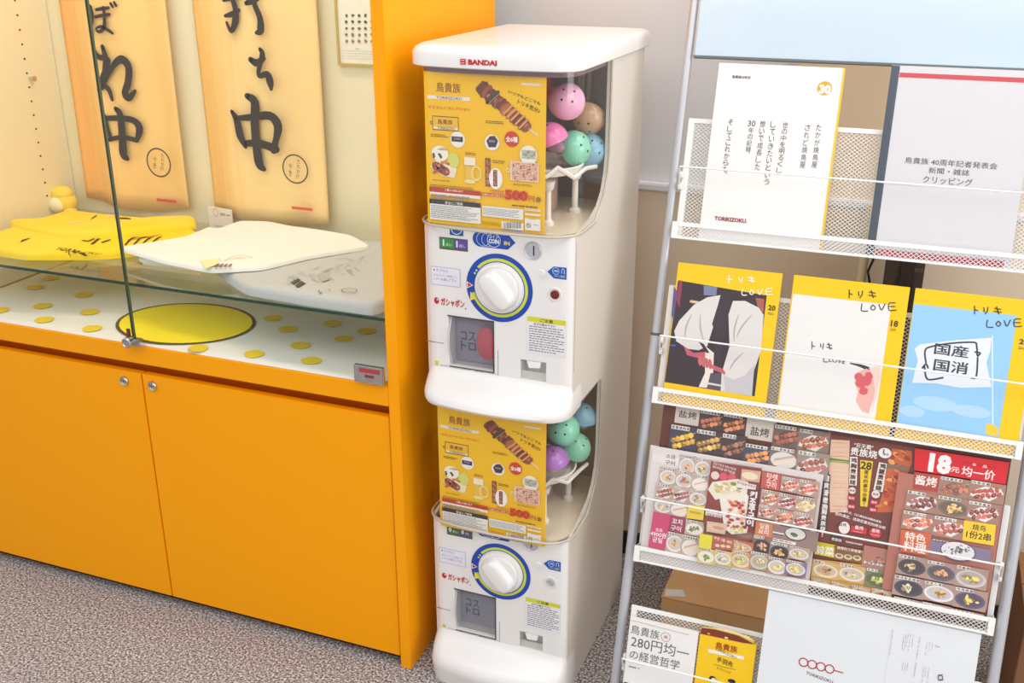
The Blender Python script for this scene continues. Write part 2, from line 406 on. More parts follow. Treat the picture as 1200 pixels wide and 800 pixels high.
for side in (0, 1):
    a, b = ((X0+.027, -1.5195), (-1.5165, X1-.027))[side]
    d = box('door', (a, FY+.004, .026), (b, FY+.022, .601), door_m, cab, bevel=.0012)
    x = at(147.5, 464, FY).x if side == 0 else at(180.5, 470, FY).x; z = .578
    mb = MB(); mb.lathe([(.011, 0), (.011, .004), (.0095, .006), (.0078, .0052), (.0076, .003), (.0035, .003), (.0033, .0055), (0, .0056)], (x, FY+.004, z), (0, -1, 0), 24)
    mb.build('lock', chrome, d, smooth=True, label='round chrome lock')
    MB().box((x-.0007, FY-.0022, z-.003), (x+.0007, FY-.0015, z+.003)).build('keyhole', dark_gap, d)
# glass shelf with green edge
sh = box('glass_shelf', (X0+.03, FY+.022, .797), (X1-.03, BK-.02, .803), shelf_glass, cab)
box('shelf_edge', (X0+.03, FY+.0212, .7968), (X1-.03, FY+.0222, .8032), glass_edge, cab, label='dark green front edge of the glass shelf')
for y in (1.72, 2.08):
    for x, d in ((X0+.028, 1), (X1-.028, -1)):
        MB().lathe([(.004, 0), (.004, .012), (0, .013)], (x, y, .7925), (d, 0, 0), 10).build('shelf_pin', chrome, cab, smooth=True)
mb = MB()
for k in range(40):
    z = .86+k*.0345; mb.lathe([(.0027, 0), (.0027, .0008), (0, .0009)], (X0+.028, 2.05, z), (1, 0, 0), 8)
    mb.lathe([(.0027, 0), (.0027, .0008), (0, .0009)], (X0+.028, 1.76, z), (1, 0, 0), 8)
mb.build('peg_hole', dark_gap, cab, kind='stuff')
pz = at(35, 92, -2.097, 0)
MB().lathe([(.005, 0), (.005, .004), (.004, .012), (.007, .013), (.007, .016), (0, .0165)], (X0+.028, pz.y, pz.z), (1, 0, 0), 14).build('shelf_pin', chrome, cab, smooth=True)
# glass doors, their lock and hinge
for side in (0, 1):
    a, b = ((X0+.026, -1.5215), (-1.5175, X1-.026))[side]
    g = box('glass_door', (a, FY-.002, .672), (b, FY+.003, 2.02), glass, cab)
    e = b if side == 0 else a
    box('glass_edge', (e-.0009, FY-.0021, .672), (e+.0009, FY+.0031, 2.02), mat('dark_glass_edge', (70, 84, 62), .2), g)
# lock clip at the meeting of the doors
ck = MB(); c = at(157, 397, FY-.006)
ck.box((c.x-.015, FY-.014, .674), (c.x+.022, FY-.0025, .69))
ck.lathe([(.012, 0), (.012, .014), (.0095, .016), (.009, .0135), (.004, .0135), (0, .014)], (c.x-.004, FY-.012, .684), (0, -1, 0), 22)
ck.build('glass_door_lock', chrome, cab, smooth=True, label='chrome lock where the two glass doors meet')
box('lock_tab', (c.x-.017, FY-.008, .69), (c.x-.009, FY-.0025, .708), mat('dark_red_tab', (120, 52, 40), .3), cab, bevel=.001)
hb = MB(); hb.box((-.977, FY-.012, .675), (-.912, FY-.003, .712)); hb.build('hinge', chrome, cab, bevel=.0015, label='chrome hinge plate at lower right of the glass')
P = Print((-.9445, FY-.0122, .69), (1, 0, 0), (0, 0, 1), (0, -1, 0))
P.lrect(-.02, .008, .026, .017, (176, 60, 60)); P.lrect(-.008, -.002, .012, .004, (120, 60, 64)); P.build('painted_hinge_reflection', cab)  # reddish reflections painted onto the chrome hinge plate
# ---- towels hanging at the back of the display
def towel_mat(name, left, mid, x0, x1):
    m = bpy.data.materials.new(name); m.use_nodes = True; nt = m.node_tree; b = nt.nodes['Principled BSDF']; b.inputs['Roughness'].default_value = .9
    tc = nt.nodes.new('ShaderNodeTexCoord'); sp = nt.nodes.new('ShaderNodeSeparateXYZ'); nt.links.new(tc.outputs['Generated'], sp.inputs[0])
    n = nt.nodes.new('ShaderNodeTexNoise'); n.inputs['Scale'].default_value = 3; mp = nt.nodes.new('ShaderNodeMapping'); mp.inputs['Scale'].default_value = (12, 1, .7)
    nt.links.new(tc.outputs['Generated'], mp.inputs[0]); nt.links.new(mp.outputs[0], n.inputs['Vector'])
    ad = nt.nodes.new('ShaderNodeMath'); ad.operation = 'MULTIPLY_ADD'; ad.inputs[1].default_value = .3; nt.links.new(n.outputs['Fac'], ad.inputs[0]); nt.links.new(sp.outputs['X'], ad.inputs[2])
    r = nt.nodes.new('ShaderNodeValToRGB'); e = r.color_ramp.elements; e[0].position = .12; e[0].color = rgb(left); e[1].position = .5; e[1].color = rgb(mid)
    nt.links.new(ad.outputs[0], r.inputs[0]); nt.links.new(r.outputs[0], b.inputs['Base Color']); return m
TY = 2.132
def towel(label, tx0, tx1, zb, seed, colors):
    rs = random.Random(seed); t = root('hanging_towel', label, 'towel', ((tx0+tx1)/2, TY, zb), group='printed towels hung at the back of the display')
    nx, nz = 40, 46; vs = []; fs = []; ztop = 2.0
    for j in range(nz+1):
        z = zb+(ztop-zb)*j/nz
        for i in range(nx+1):
            s = i/nx; x = tx0+(tx1-tx0)*s
            y = TY+.006*sin(s*9+seed)+.004*sin(s*17+z*4+seed*2)*(1-.5*j/nz); zz = z+(.018*sin(pi*s)*-1 if j == 0 else 0)
            vs.append((x, y, zz))
    for j in range(nz):
        for i in range(nx): fs.append((j*(nx+1)+i, j*(nx+1)+i+1, (j+1)*(nx+1)+i+1, (j+1)*(nx+1)+i))
    mb = MB(); mb.add(vs, fs); o = mb.build('cloth', towel_mat('towel_cloth_%d' % seed, *colors, tx0, tx1), t, smooth=True, solid=.0025)
    MB().tube([(tx0-.02, TY+.002, ztop+.004), (tx1+.02, TY+.002, ztop+.004)], .006, 8).build('hanging_rod', steel, t, smooth=True)
    return t
INK = (52, 44, 36)
t1 = towel('orange printed towel with brush lettering, hung behind the free edge of the glass doors', -2.045, -1.712, .842, 1, ((240, 174, 84), (248, 208, 132)))
t2 = towel('tan printed towel with brush lettering, hung next to the gold framed notice', -1.642, -1.301, .842, 2, ((242, 188, 96), (248, 214, 146)))
P = Print((-1.87, TY-.0125, 1.1), (1, 0, 0), (0, 0, 1), (0, -1, 0)).view(0, 0, 3.333); P.wm = 1.28
# bo
P.stroke([(352, 25, 10), (360, 60, 12), (355, 100, 12), (360, 132, 8)], 11, INK); P.stroke([(375, 38, 7), (400, 34, 9), (425, 30, 7)], 8, INK)
P.stroke([(372, 66, 7), (400, 60, 9), (428, 56, 7)], 8, INK); P.stroke([(404, 30, 9), (408, 70, 10), (405, 110, 10), (385, 124, 8), (376, 112, 6), (395, 104, 8), (420, 116, 9), (440, 130, 7)], 9, INK)
P.stroke([(432, 14, 8), (440, 26, 8)], 8, INK); P.stroke([(446, 10, 8), (453, 22, 8)], 8, INK)
# re
P.stroke([(400, 182, 12), (412, 230, 16), (408, 290, 15), (398, 345, 10)], 13, INK); P.stroke([(368, 195, 10), (385, 222, 14), (425, 235, 12), (400, 300, 13), (385, 352, 10)], 12, INK)
P.stroke([(400, 330, 12), (425, 350, 14), (438, 388, 10)], 12, INK)
P.stroke([(400, 340, 8), (440, 260, 14), (475, 232, 20), (502, 262, 21), (500, 320, 19), (487, 366, 18), (505, 382, 17), (528, 355, 9)], 16, INK)
# naka
P.stroke([(408, 455, 14), (415, 495, 17), (430, 530, 12)], 14, INK); P.stroke([(410, 462, 12), (470, 462, 14), (520, 470, 16), (545, 500, 22), (535, 548, 12)], 15, INK)
P.stroke([(425, 545, 10), (480, 536, 12), (535, 548, 12)], 11, INK); P.stroke([(452, 425, 12), (470, 450, 20), (478, 540, 22), (482, 600, 24), (497, 618, 14)], 20, INK)
P.lay(); P.view(0, 0, 3.333)
P.ring(620, 635, 42, 47, (86, 62, 40)); P.vtext('たれかけ', 636, 600, 634, 668, 12, (96, 70, 46)); P.vtext('やき', 606, 612, 604, 660, 11, (96, 70, 46))
P.rect(612, 774, 690, 785, (214, 84, 50))
P.build('lettering', t1, ink_cloth)
P = Print((-1.47, TY-.0125, 1.1), (1, 0, 0), (0, 0, 1), (0, -1, 0)).view(220, 0, 3.333); P.wm = 1.28
P.stroke([(160, -40, 14), (185, 30, 16), (186, 80, 20), (170, 122, 12), (152, 88, 8)], 14, INK); P.stroke([(146, 62, 8), (170, 56, 14), (200, 40, 10)], 11, INK)
P.stroke([(140, 0, 10), (205, -14, 14)], 12, INK); P.stroke([(228, 12, 12), (250, 5, 16), (275, -6, 12)], 14, INK); P.stroke([(252, -20, 14), (262, 20, 16), (282, 70, 18), (284, 118, 22), (268, 128, 10)], 16, INK)
P.stroke([(245, 232, 14), (270, 246, 20), (298, 228, 12)], 16, INK); P.stroke([(282, 192, 10), (292, 212, 16), (280, 260, 14), (278, 296, 12), (310, 290, 18), (322, 320, 22), (326, 348, 10)], 15, INK)
P.stroke([(172, 435, 10), (192, 470, 20), (205, 530, 22), (226, 572, 12)], 18, INK); P.stroke([(185, 462, 12), (250, 458, 18), (320, 452, 22), (352, 490, 26), (345, 545, 18), (335, 585, 22)], 20, INK)
P.stroke([(222, 560, 16), (280, 560, 20), (345, 582, 22)], 18, INK); P.stroke([(232, 375, 16), (262, 400, 26), (262, 480, 26), (270, 580, 26), (280, 640, 26), (298, 660, 14)], 24, INK)
P.lay()
P.ring(420, 660, 45, 50, (86, 62, 40)); P.vtext('たれかけ', 434, 622, 430, 700, 12, (96, 70, 46)); P.vtext('やき', 402, 638, 400, 690, 11, (96, 70, 46))
P.view(220, 220, 3.077); P.rect(375, 66, 450, 84, (220, 90, 60))
P.build('lettering', t2, ink_cloth)
# framed notice on the back wall of the display
fa = at(394, 0, 2.146); fb = at(397.5, 76, 2.146)
nt_ = root('framed_notice', 'white notice with rows of small pictures in a thin gold frame', 'framed notice', (-1.15, 2.146, 1.215))
mb = MB(); fx0, fx1, fz0, fz1 = fb.x, fb.x+.215, fb.z, fb.z+.31
for a, b in (((fx0, fz0), (fx0+.005, fz1)), ((fx1-.005, fz0), (fx1, fz1)), ((fx0+.005, fz0), (fx1-.005, fz0+.005)), ((fx0+.005, fz1-.005), (fx1-.005, fz1))):
    mb.box((a[0], 2.14, a[1]), (b[0], 2.1485, b[1]))
mb.build('frame', mat('gold_frame', (206, 176, 84), .35, metal=.4), nt_)
box('sheet', (fx0+.005, 2.144, fz0+.005), (fx1-.005, 2.1485, fz1-.005), mat('white_card', (236, 232, 214), .6), nt_)
P = Print((fx0, 2.1438, fz0), (1, 0, 0), (0, 0, 1), (0, -1, 0)).view(370, 0, 8)
for r in range(5):
    for q in range(7):
        c = [(96, 92, 76), (90, 84, 60), (126, 100, 66), (150, 110, 60), (160, 124, 84)][r]
        P.ell(288+q*60, 146+r*60, 15, 14, c, n=7, jit=.25); P.fine(272+q*60, 164+r*60, 308+q*60, 172+r*60, 1, (170, 166, 150))
for r in range(4): P.rect(245, 470+r*24, 690, 473+r*24, (196, 190, 172))
P.fine(372, 450, 412, 462, 1, (120, 110, 90)); P.build('printed_face', nt_)

# ---- folded cloth
def fold(name, pts, zb, th, m, parent, seed=1, wr=.004, edge=.03, na=96, nr=26):
    """a folded garment: the outline pts in plan, rounded up to thickness th, with creases"""
    rs = random.Random(seed); n = len(pts); cx = sum(p[0] for p in pts)/n; cy = sum(p[1] for p in pts)/n
    L = [0]
    for i in range(n): L.append(L[-1]+sqrt((pts[(i+1) % n][0]-pts[i][0])**2+(pts[(i+1) % n][1]-pts[i][1])**2))
    ring = []
    for k in range(na):
        s = L[-1]*k/na; i = max(j for j in range(n) if L[j] <= s); t = (s-L[i])/(L[i+1]-L[i]); a = pts[i]; b = pts[(i+1) % n]
        ring.append((a[0]+(b[0]-a[0])*t, a[1]+(b[1]-a[1])*t))
    ring = [((ring[k-1][0]+2*ring[k][0]+ring[(k+1) % na][0])/4, (ring[k-1][1]+2*ring[k][1]+ring[(k+1) % na][1])/4) for k in range(na)]
    w = [(rs.uniform(-18, 18), rs.uniform(-18, 18), rs.uniform(0, 6)) for _ in range(6)]
    def hgt(x, y, d):
        e = min(1, d/edge); z = th*sqrt(max(0, 1-(1-e)**2))
        return z + e*wr*sum(sin(a*x+b*y+c) for a, b, c in w)/3
    secs = []; R = []
    rad = [0, .012, .03, .06, .1]+[.1+.9*i/(nr-5) for i in range(1, nr-4)]
    vs = []; fs = []
    for q in rad:
        for (x, y) in ring:
            X = x+(cx-x)*q; Y = y+(cy-y)*q; d = sqrt((cx-x)**2+(cy-y)**2)*q*.8
            vs.append((X, Y, zb+hgt(X, Y, d)))
    for j in range(len(rad)-1):
        for k in range(na): fs.append((j*na+k, j*na+(k+1) % na, (j+1)*na+(k+1) % na, (j+1)*na+k))
    b = len(vs); vs += [(x, y, zb) for x, y in ring]; fs += [(k, (k+1) % na, b+(k+1) % na, b+k) for k in range(na)]; fs.append(tuple(b+k for k in range(na)))
    mb = MB(); mb.add(vs, fs); bm = mb.bm; bm.verts.ensure_lookup_table()
    tree = BVHTree.FromPolygons([Vector(v) for v in vs], fs)
    o = mb.build(name, m, parent, smooth=True); return o, tree
ys = mat('yellow_jersey', (248, 212, 14), .85, bump=(900, .25, .001))
ws = mat('white_jersey', (238, 236, 230), .85, bump=(900, .25, .001))
gs = mat('grey_jersey', (188, 191, 191), .85, bump=(900, .25, .001))
def plan(px, z): return [tuple(at(x, y, z, 2))[:2] for x, y in px]
# yellow shirt
yt = root('folded_shirt', 'folded bright yellow shirt with black print on the glass shelf', 'shirt', (-1.8, 1.9, .804), group='folded shirts on the glass shelf')
ybase, ytree = fold('body', [(-2.07, 1.73), (-1.86, 1.725), (-1.70, 1.79), (-1.585, 1.90), (-1.565, 2.0), (-1.70, 2.075), (-2.06, 2.075)], .8035, .02, ys, yt, 3, .0012, .014)
ytop, ytree2 = fold('sleeve', [tuple(p) for p in plan([(8, 258), (30, 265), (70, 272), (120, 275), (160, 272), (205, 266), (230, 262), (229, 252), (180, 257), (130, 250), (80, 251), (35, 256)], .835)], .8215, .016, ys, yt, 5, .004, .016)
P = Print((-1.8, 1.9, .824), (1, 0, 0), (0, 1, 0), (0, 0, 1), drape=ytree).view(0, 220, 3.333)
BK_ = (60, 50, 20)
P.stroke([(82, 212, 6), (95, 205, 14), (118, 198, 5)], 9, BK_); P.stroke([(320, 205, 6), (345, 208, 12), (370, 198, 6)], 9, BK_)
P.stroke([(360, 220, 12), (385, 200, 12)], 10, BK_); P.stroke([(400, 214, 12), (428, 204, 12)], 10, BK_)
for k in range(4): P.stroke([(490+k*32, 226, 7), (515+k*34, 198, 10), (545+k*30, 192, 6)], 8, BK_)
P.stroke([(500, 205, 6), (560, 196, 8), (630, 184, 6)], 7, BK_)
for k in range(5): P.rect(520+k*18, 228, 530+k*18, 234, BK_)
P.text('TORIKIZOKU', 212, 240, 400, 256, (96, 82, 14), .02); P.build('lettering', yt, ink_cloth)
P = Print((-1.8, 1.9, .84), (1, 0, 0), (0, 1, 0), (0, 0, 1), drape=ytree2).view(0, 220, 3.333)
P.stroke([(355, 118, 5), (375, 104, 8)], 6, BK_); P.stroke([(455, 118, 14), (485, 120, 20), (508, 124, 10)], 14, BK_); P.stroke([(420, 112, 8), (450, 104, 10)], 8, (238, 232, 205)); P.stroke([(270, 134, 10), (310, 128, 12)], 10, (244, 236, 190))
P.build('lettering', yt, ink_cloth)
# white shirt, grey shirt
gt = root('folded_shirt', 'folded pale grey shirt with fine black line print, next to the orange side panel', 'shirt', (-1.1, 1.85, .804), group='folded shirts on the glass shelf')
gb, gtree = fold('body', [(-1.40, 1.80), (-1.25, 1.70), (-1.10, 1.688), (-.945, 1.684), (-.93, 1.78), (-.935, 2.02), (-1.02, 2.11), (-1.22, 2.09), (-1.33, 1.96)], .8035, .022, gs, gt, 8, .002, .012)
P = Print((-1.1, 1.85, .83), (1, 0, 0), (0, 1, 0), (0, 0, 1), drape=gtree).view(280, 250, 6.153)
LK = (86, 86, 84)
P.poly([(370, 492), (425, 462), (445, 475), (398, 508)], (74, 72, 68)); P.poly([(405, 515), (450, 480), (482, 497), (425, 530)], (74, 72, 68))
rs = random.Random(4)
for k in range(60):
    x = rs.uniform(300, 900); y = 480-(x-300)*.2+rs.uniform(-45, 45); l = rs.uniform(20, 60); a = rs.choice((.55, -.5))
    P.line([(x, y), (x+l*cos(a), y+l*sin(a))], rs.choice((2.5, 4)), rs.choice((LK, (150, 150, 146), (176, 174, 168))))
P.poly([(570, 430), (590, 415), (660, 465), (600, 490)], (176, 174, 166))
P.stroke([(540, 400, 4), (560, 388, 5), (580, 378, 4)], 4, LK); P.stroke([(690, 330, 4), (760, 320, 5), (820, 330, 4)], 5, LK)
P.ring(795, 550, 56, 63, (90, 90, 86), asp=.9); P.word('やきとり', 762, 560, 22, (130, 130, 124)); P.lay()
P.stroke([(575, 552, 6), (588, 574, 7), (600, 566, 5)], 6, (90, 90, 86)); P.stroke([(645, 542, 6), (658, 554, 6)], 6, (90, 90, 86))
P.build('printed_face', gt, ink_cloth)
wt = root('folded_shirt', 'folded white shirt with small print, overlapping the pale grey one', 'shirt', (-1.4, 1.9, .804), group='folded shirts on the glass shelf')
wb, wtree = fold('body', [(-1.655, 1.80), (-1.50, 1.755), (-1.36, 1.735), (-1.27, 1.79), (-1.22, 1.90), (-1.13, 2.02), (-1.21, 2.08), (-1.38, 2.095), (-1.47, 2.12), (-1.54, 2.10), (-1.55, 1.96), (-1.61, 1.86)], .8275, .012, ws, wt, 11, .003, .011)
box('lower_fold', (-1.60, 1.79, .8036), (-1.43, 2.05, .8275), ws, wt, bevel=.008)
P = Print((-1.4, 1.9, .842), (1, 0, 0), (0, 1, 0), (0, 0, 1), drape=wtree).view(150, 230, 6.153)
P.poly([(520, 460), (640, 440), (660, 480), (560, 520)], (232, 226, 170)); P.lay()
for k in range(4): P.poly([(612+k*34, 512), (640+k*32, 484), (664+k*30, 480), (634+k*32, 508)], (124, 92, 72))
P.stroke([(655, 440, 3), (680, 462, 4), (760, 425, 4), (830, 418, 4), (900, 436, 4)], 4, (120, 114, 96)); P.stroke([(700, 452, 6), (800, 436, 14), (860, 440, 6)], 8, (240, 226, 180))
P.stroke([(470, 552, 3), (500, 560, 6), (560, 564, 3)], 4, (228, 90, 74)); P.build('printed_face', wt, ink_cloth)
# price card
pc = root('price_card', 'small white price card standing behind the white shirt', 'card', (-1.6, 2.115, .804))
c0 = at(247, 270, 2.115); c1 = at(274, 245, 2.115)
MB().prism([(c0.x, 2.112, .8036), (c1.x, 2.106, .8036), (c1.x, 2.106, c1.z), (c0.x, 2.112, c1.z+.003)], (0, .0012, 0)).build('card', mat('white_card_b', (238, 228, 216), .6), pc)
q = Vector((c1.x-c0.x, -.006, 0)).normalized(); P = Print((c0.x, 2.1118, c0.z), tuple(q), (0, 0, 1), (q.y, -q.x, 0)).view(150, 230, 6.153)
P.text('店内', 662, 112, 700, 148, (120, 60, 44)); P.fine(708, 126, 750, 148, 1, (140, 80, 60)); P.fine(625, 205, 700, 225, 1, (120, 110, 100)); P.ring(632, 115, 14, 17, (214, 170, 150), asp=1.4)
P.build('lettering', pc)
# yellow plush toy
ty = root('plush_toy', 'small round plain yellow plush toy behind the yellow shirt', 'toy', (-2.035, 2.1, .804))
c = at(74, 236, 2.085); yl = mat('yellow_plush', (242, 214, 70), .9, bump=(300, .5, .003)); mb = MB()
def ball(mb, c, rx, ry, rz, n=18, m=12):
    vs = []; fs = []
    for j in range(m+1):
        for k in range(n):
            a = pi*j/m; t = 2*pi*k/n; vs.append((c[0]+rx*sin(a)*cos(t), c[1]+ry*sin(a)*sin(t), c[2]+rz*cos(a)))
    for j in range(m):
        for k in range(n): fs.append((j*n+k, j*n+(k+1) % n, (j+1)*n+(k+1) % n, (j+1)*n+k))
    return mb.add(vs, fs)
ball(mb, (c.x, c.y, .804+.032), .038, .032, .030); ball(mb, (c.x, c.y, .804+.054), .030, .026, .022); ball(mb, (c.x-.03, c.y-.012, .81+.006), .014, .02, .01); ball(mb, (c.x+.03, c.y-.012, .81+.006), .014, .02, .01)
mb.build('body', yl, ty, smooth=True); mb = MB(); ball(mb, (c.x, c.y-.024, .804+.03), .022, .014, .02); mb.build('belly', mat('pale_plush', (244, 236, 190), .9), ty, smooth=True)
# white spotted cloth on the display floor
sp = root('spotted_towel', 'white towel with yellow dots and a large yellow patch spread below the glass shelf', 'towel', (-1.5, 1.9, .67))
sb, stree = fold('cloth', [(-2.088, 1.666), (-1.5, 1.665), (-.918, 1.666), (-.918, 1.80), (-.918, 2.12), (-1.5, 2.125), (-2.088, 2.12)], .6695, .006, ws, sp, 21, .0004, .03, nr=20)
P = Print((-1.5, 1.9, .676), (1, 0, 0), (0, 1, 0), (0, 0, 1), drape=stree)
YD = (238, 206, 24)
for x, y in ((42, 337), (98, 346), (0, 364), (50, 359), (105, 366), (52, 375), (108, 385), (320, 373), (338, 386), (352, 405), (390, 379), (403, 397), (298, 415), (365, 423), (232, 408), (430, 388), (60, 326)):
    q = at(x, y, .676, 2); P.lell(q.x+1.5, q.y-1.9, .022, .02, YD, n=20)
ctr = at(213, 381, .676, 2); P.lell(ctr.x+1.5, ctr.y-1.885, .165, .128, (96, 80, 24), n=40); P.lay(); P.lell(ctr.x+1.5, ctr.y-1.885, .157, .12, (255, 232, 24), n=40)
P.build('yellow_print', sp, ink_cloth)

# ================================================================ CAPSULE MACHINE
mc = root('capsule_machine', 'white two-tier capsule toy vending machine beside the orange cabinet', 'vending machine', (-.695, 1.9, 0))
def usec(x0, x1, yf, yb, r, bow, z, n=8, nb=14):
    """closed plan outline with rounded, slightly bowed front"""
    pts = [(x0, yb, z)]
    for k in range(n+1):
        t = pi+pi/2*k/n; pts.append((x0+r+r*cos(t), yf+r+r*sin(t), z))
    for k in range(1, nb):
        s = k/nb; pts.append((x0+r+(x1-x0-2*r)*s, yf-bow*4*s*(1-s), z))
    for k in range(n+1):
        t = -pi/2+pi/2*k/n; pts.append((x1-r+r*cos(t), yf+r+r*sin(t), z))
    pts.append((x1, yb, z)); return pts
MX0, MX1 = -.838, -.542
# top cover
mb = MB(); c = [(1.283, 0), (1.285, -.003), (1.306, -.003), (1.314, 0.001), (1.3185, .008), (1.3195, .018)]
mb.loft([usec(-.848+g, -.540-g, 1.668+g, 2.135-g, .045, .008, z) for z, g in c]); mb.build('top_cover', white_pl, mc, smooth=True)
P = Print((-.69, 1.6565, 1.295), (1, 0, 0), (0, 0, 1), (0, -1, 0)).view(470, 20, 7.5)
RD = (196, 34, 40)
P.rect(518, 366, 568, 418, RD); P.lay(); P.fine(524, 372, 562, 388, 1, (240, 220, 220)); P.fine(524, 394, 562, 410, 1, (240, 220, 220)); P.text('BANDAI', 588, 370, 842, 430, RD, .05); P.build('lettering', mc)
# side panels with the notches of the clear windows
def sideoutline():
    p = [(2.12, 0), (2.12, 1.2835), (1.879, 1.2835)]
    for dz in (0, -.618):
        z = 1.0+dz
        if dz: p += [(1.70, .662), (1.879, .657)]
        p += [(1.879, z+.11), (1.872, z+.075), (1.855, z+.045), (1.83, z+.025), (1.79, z+.012), (1.70, z)]
    p += [(1.70, .0)]; return p
for x, xx in ((MX1-.006, MX1), (MX0, MX0+.006)):
    MB().prism([(x, y, z) for y, z in sideoutline()], (xx-x, 0, 0)).build('side_panel', side_pl, mc)
box('back_panel', (MX0+.006, 2.112, 0), (MX1-.006, 2.12, 1.283), side_pl, mc)
for zc in (1.274, .645):
    MB().loft([usec(-.836, -.548, 1.676, 1.87, .045, .004, z) for z in (zc, zc+.009)]).build('window_head', mat('mauve_window_head', (120, 92, 104), .3), mc, smooth=True)
box('inner_back', (MX0+.006, 1.96, .03), (MX1-.006, 1.966, 1.28), mat('inner_grey', (128, 118, 112), .6), mc)
MB().loft([usec(-.832, -.548, 1.684, 1.96, .04, .002, z) for z in (.999, 1.004)]).build('window_floor', mat('beige_plastic', (226, 214, 190), .4), mc, smooth=True)
MB().loft([usec(-.832, -.548, 1.684, 1.96, .04, .002, z) for z in (.379, .384)]).build('window_floor', mat('beige_plastic', (226, 214, 190), .4), mc, smooth=True)
groove = mat('seam_shadow', (120, 112, 108), .6)
BL = (20, 70, 170); YG = (206, 216, 60)
def tier(dz, low):
    # clear window
    z0, z1 = 1.0+(-.62 if low else 0), 1.283+(-.628 if low else 0)
    yb = 1.879
    mb = MB(); secs = []
    for z in [z0, z0+.004, z0+.02]+[z0+.04+(z1-z0-.04)*k/5 for k in range(6)]:
        g = {0: .004, 1: .001}.get([z0, z0+.004].index(z) if z in (z0, z0+.004) else 9, 0)
        back = yb if z > z0+.1 else 1.80+(yb-1.80)*min(1, max(0, (z-z0)/.1))**.6
        secs.append(usec(-.845+g, -.5405-g, 1.672+g, back, .055, .006, z))
    mb.loft(secs, False, False)
    fs = [f for f in mb.bm.faces if all(abs(v.co.y-yb) < 1e-4 for v in f.verts) or (max(v.co.x for v in f.verts)-min(v.co.x for v in f.verts) > .25)]
    bmesh.ops.delete(mb.bm, geom=fs, context='FACES')
    d = mb.build('clear_window', plastic_clear, mc, smooth=True)
    rim = MB(); s = usec(-.8465, -.5395, 1.6705, 1.80, .055, .006, z0+.002); rim.tube(s, .0026, 6); rim.build('window_rim', mat('rim_plastic', (196, 186, 170), .2), d, smooth=True)
    s2 = [( -.5395, 1.80, z0+.002), (-.5395, 1.832, z0+.022), (-.5395, 1.858, z0+.048), (-.5395, 1.874, z0+.08), (-.5395, 1.880, z0+.115), (-.5395, 1.880, z1)]
    MB().tube(s2, .0022, 6).build('window_rim', MATS['rim_plastic'], d, smooth=True)
    # front panel with openings
    zt = 1.0+dz if not low else .379
    zb = .705+dz; yf = 1.69
    holes = [(-.789, -.698, .722+dz, .823+dz), (-.643, -.592, .709+dz, .757+dz)]
    X = sorted({-.815, -.565}|{h[i] for h in holes for i in (0, 1)}); Z = sorted({zb, zt}|{h[i] for h in holes for i in (2, 3)})
    mb = MB()
    for i in range(len(X)-1):
        for j in range(len(Z)-1):
            cx, cz = (X[i]+X[i+1])/2, (Z[j]+Z[j+1])/2
            if any(h[0] < cx < h[1] and h[2] < cz < h[3] for h in holes): continue
            mb.add([(X[i], yf, Z[j]), (X[i+1], yf, Z[j]), (X[i+1], yf, Z[j+1]), (X[i], yf, Z[j+1])], [(0, 1, 2, 3)])
    for sx, xe, xc in ((-1, MX0, -.815), (1, MX1, -.565)):
        prof = [(xc, yf)]
        for k in range(1, 7):
            t = pi/2*k/6; prof.append((xe-sx*.020+sx*.020*sin(t), yf+.020-.020*cos(t)))
        prof.append((xe-sx*.0002, 1.7005))
        for a, b in zip(prof, prof[1:]): mb.add([(a[0], a[1], zb), (b[0], b[1], zb), (b[0], b[1], zt), (a[0], a[1], zt)], [(0, 1, 2, 3)])
    for h, dp in ((holes[0], .05), (holes[1], .028)):
        a, b, c0, c1 = h; q = [(a, c0), (b, c0), (b, c1), (a, c1)]
        for k in range(4):
            m_, n_ = q[k], q[(k+1) % 4]; mb.add([(m_[0], yf, m_[1]), (n_[0], yf, n_[1]), (n_[0], yf+dp, n_[1]), (m_[0], yf+dp, m_[1])], [(0, 1, 2, 3)])
        mb.add([(x, yf+dp, z) for x, z in q], [(0, 1, 2, 3)])
    fp = mb.build('front_panel', white_pl, mc, smooth=True)
    # ledge
    lv = [(.717, 1.6903, -.0016, .0203), (.710, 1.6876, -.0012, .021), (.703, 1.6825, -.0004, .024), (.696, 1.675, .001, .029), (.689, 1.666, .0016, .035), (.682, 1.657, .0022, .041), (.675, 1.649, .003, .047), (.668, 1.644, .003, .05), (.660, 1.642, .002, .052), (.654, 1.646, .001, .05), (.652, 1.656, -.002, .045)]
    if low: lv = lv[:8]+[(.655, 1.640, .004, .05), (.645, 1.642, .004, .05), (.6105, 1.648, .003, .05)]
    MB().loft([usec(MX0-g, MX1+g, y, 1.745, r, .010*(1.69-y)/.05, z+dz) for z, y, g, r in lv], True, True).build('ledge', white_pl, mc, smooth=True)
    # seams
    sm = MB(); sm.box((-.838, yf-.0004, .7655+dz), (-.80, yf+.001, .7665+dz)); sm.box((-.6885, yf-.0004, .715+dz), (-.6877, yf+.001, .768+dz)); sm.build('seam', groove, mc)
    # dial: printed ring, knob with grip
    cx, cz = -.685, .891+dz
    P = Print((cx, yf-.0006, cz), (1, 0, 0), (0, 0, 1), (0, -1, 0))
    P.lring(0, 0, 0, .0655, BL, n=64); P.lay(); P.lring(0, 0, .051, .0565, YG, a0=radians(-165), a1=radians(140), n=60); P.lring(0, 0, 0, .049, (240, 238, 242), n=48)
    for a in (147, 154): P.lell(.0535*cos(radians(a)), .0535*sin(radians(a)), .0022, .0022, YG, n=10)
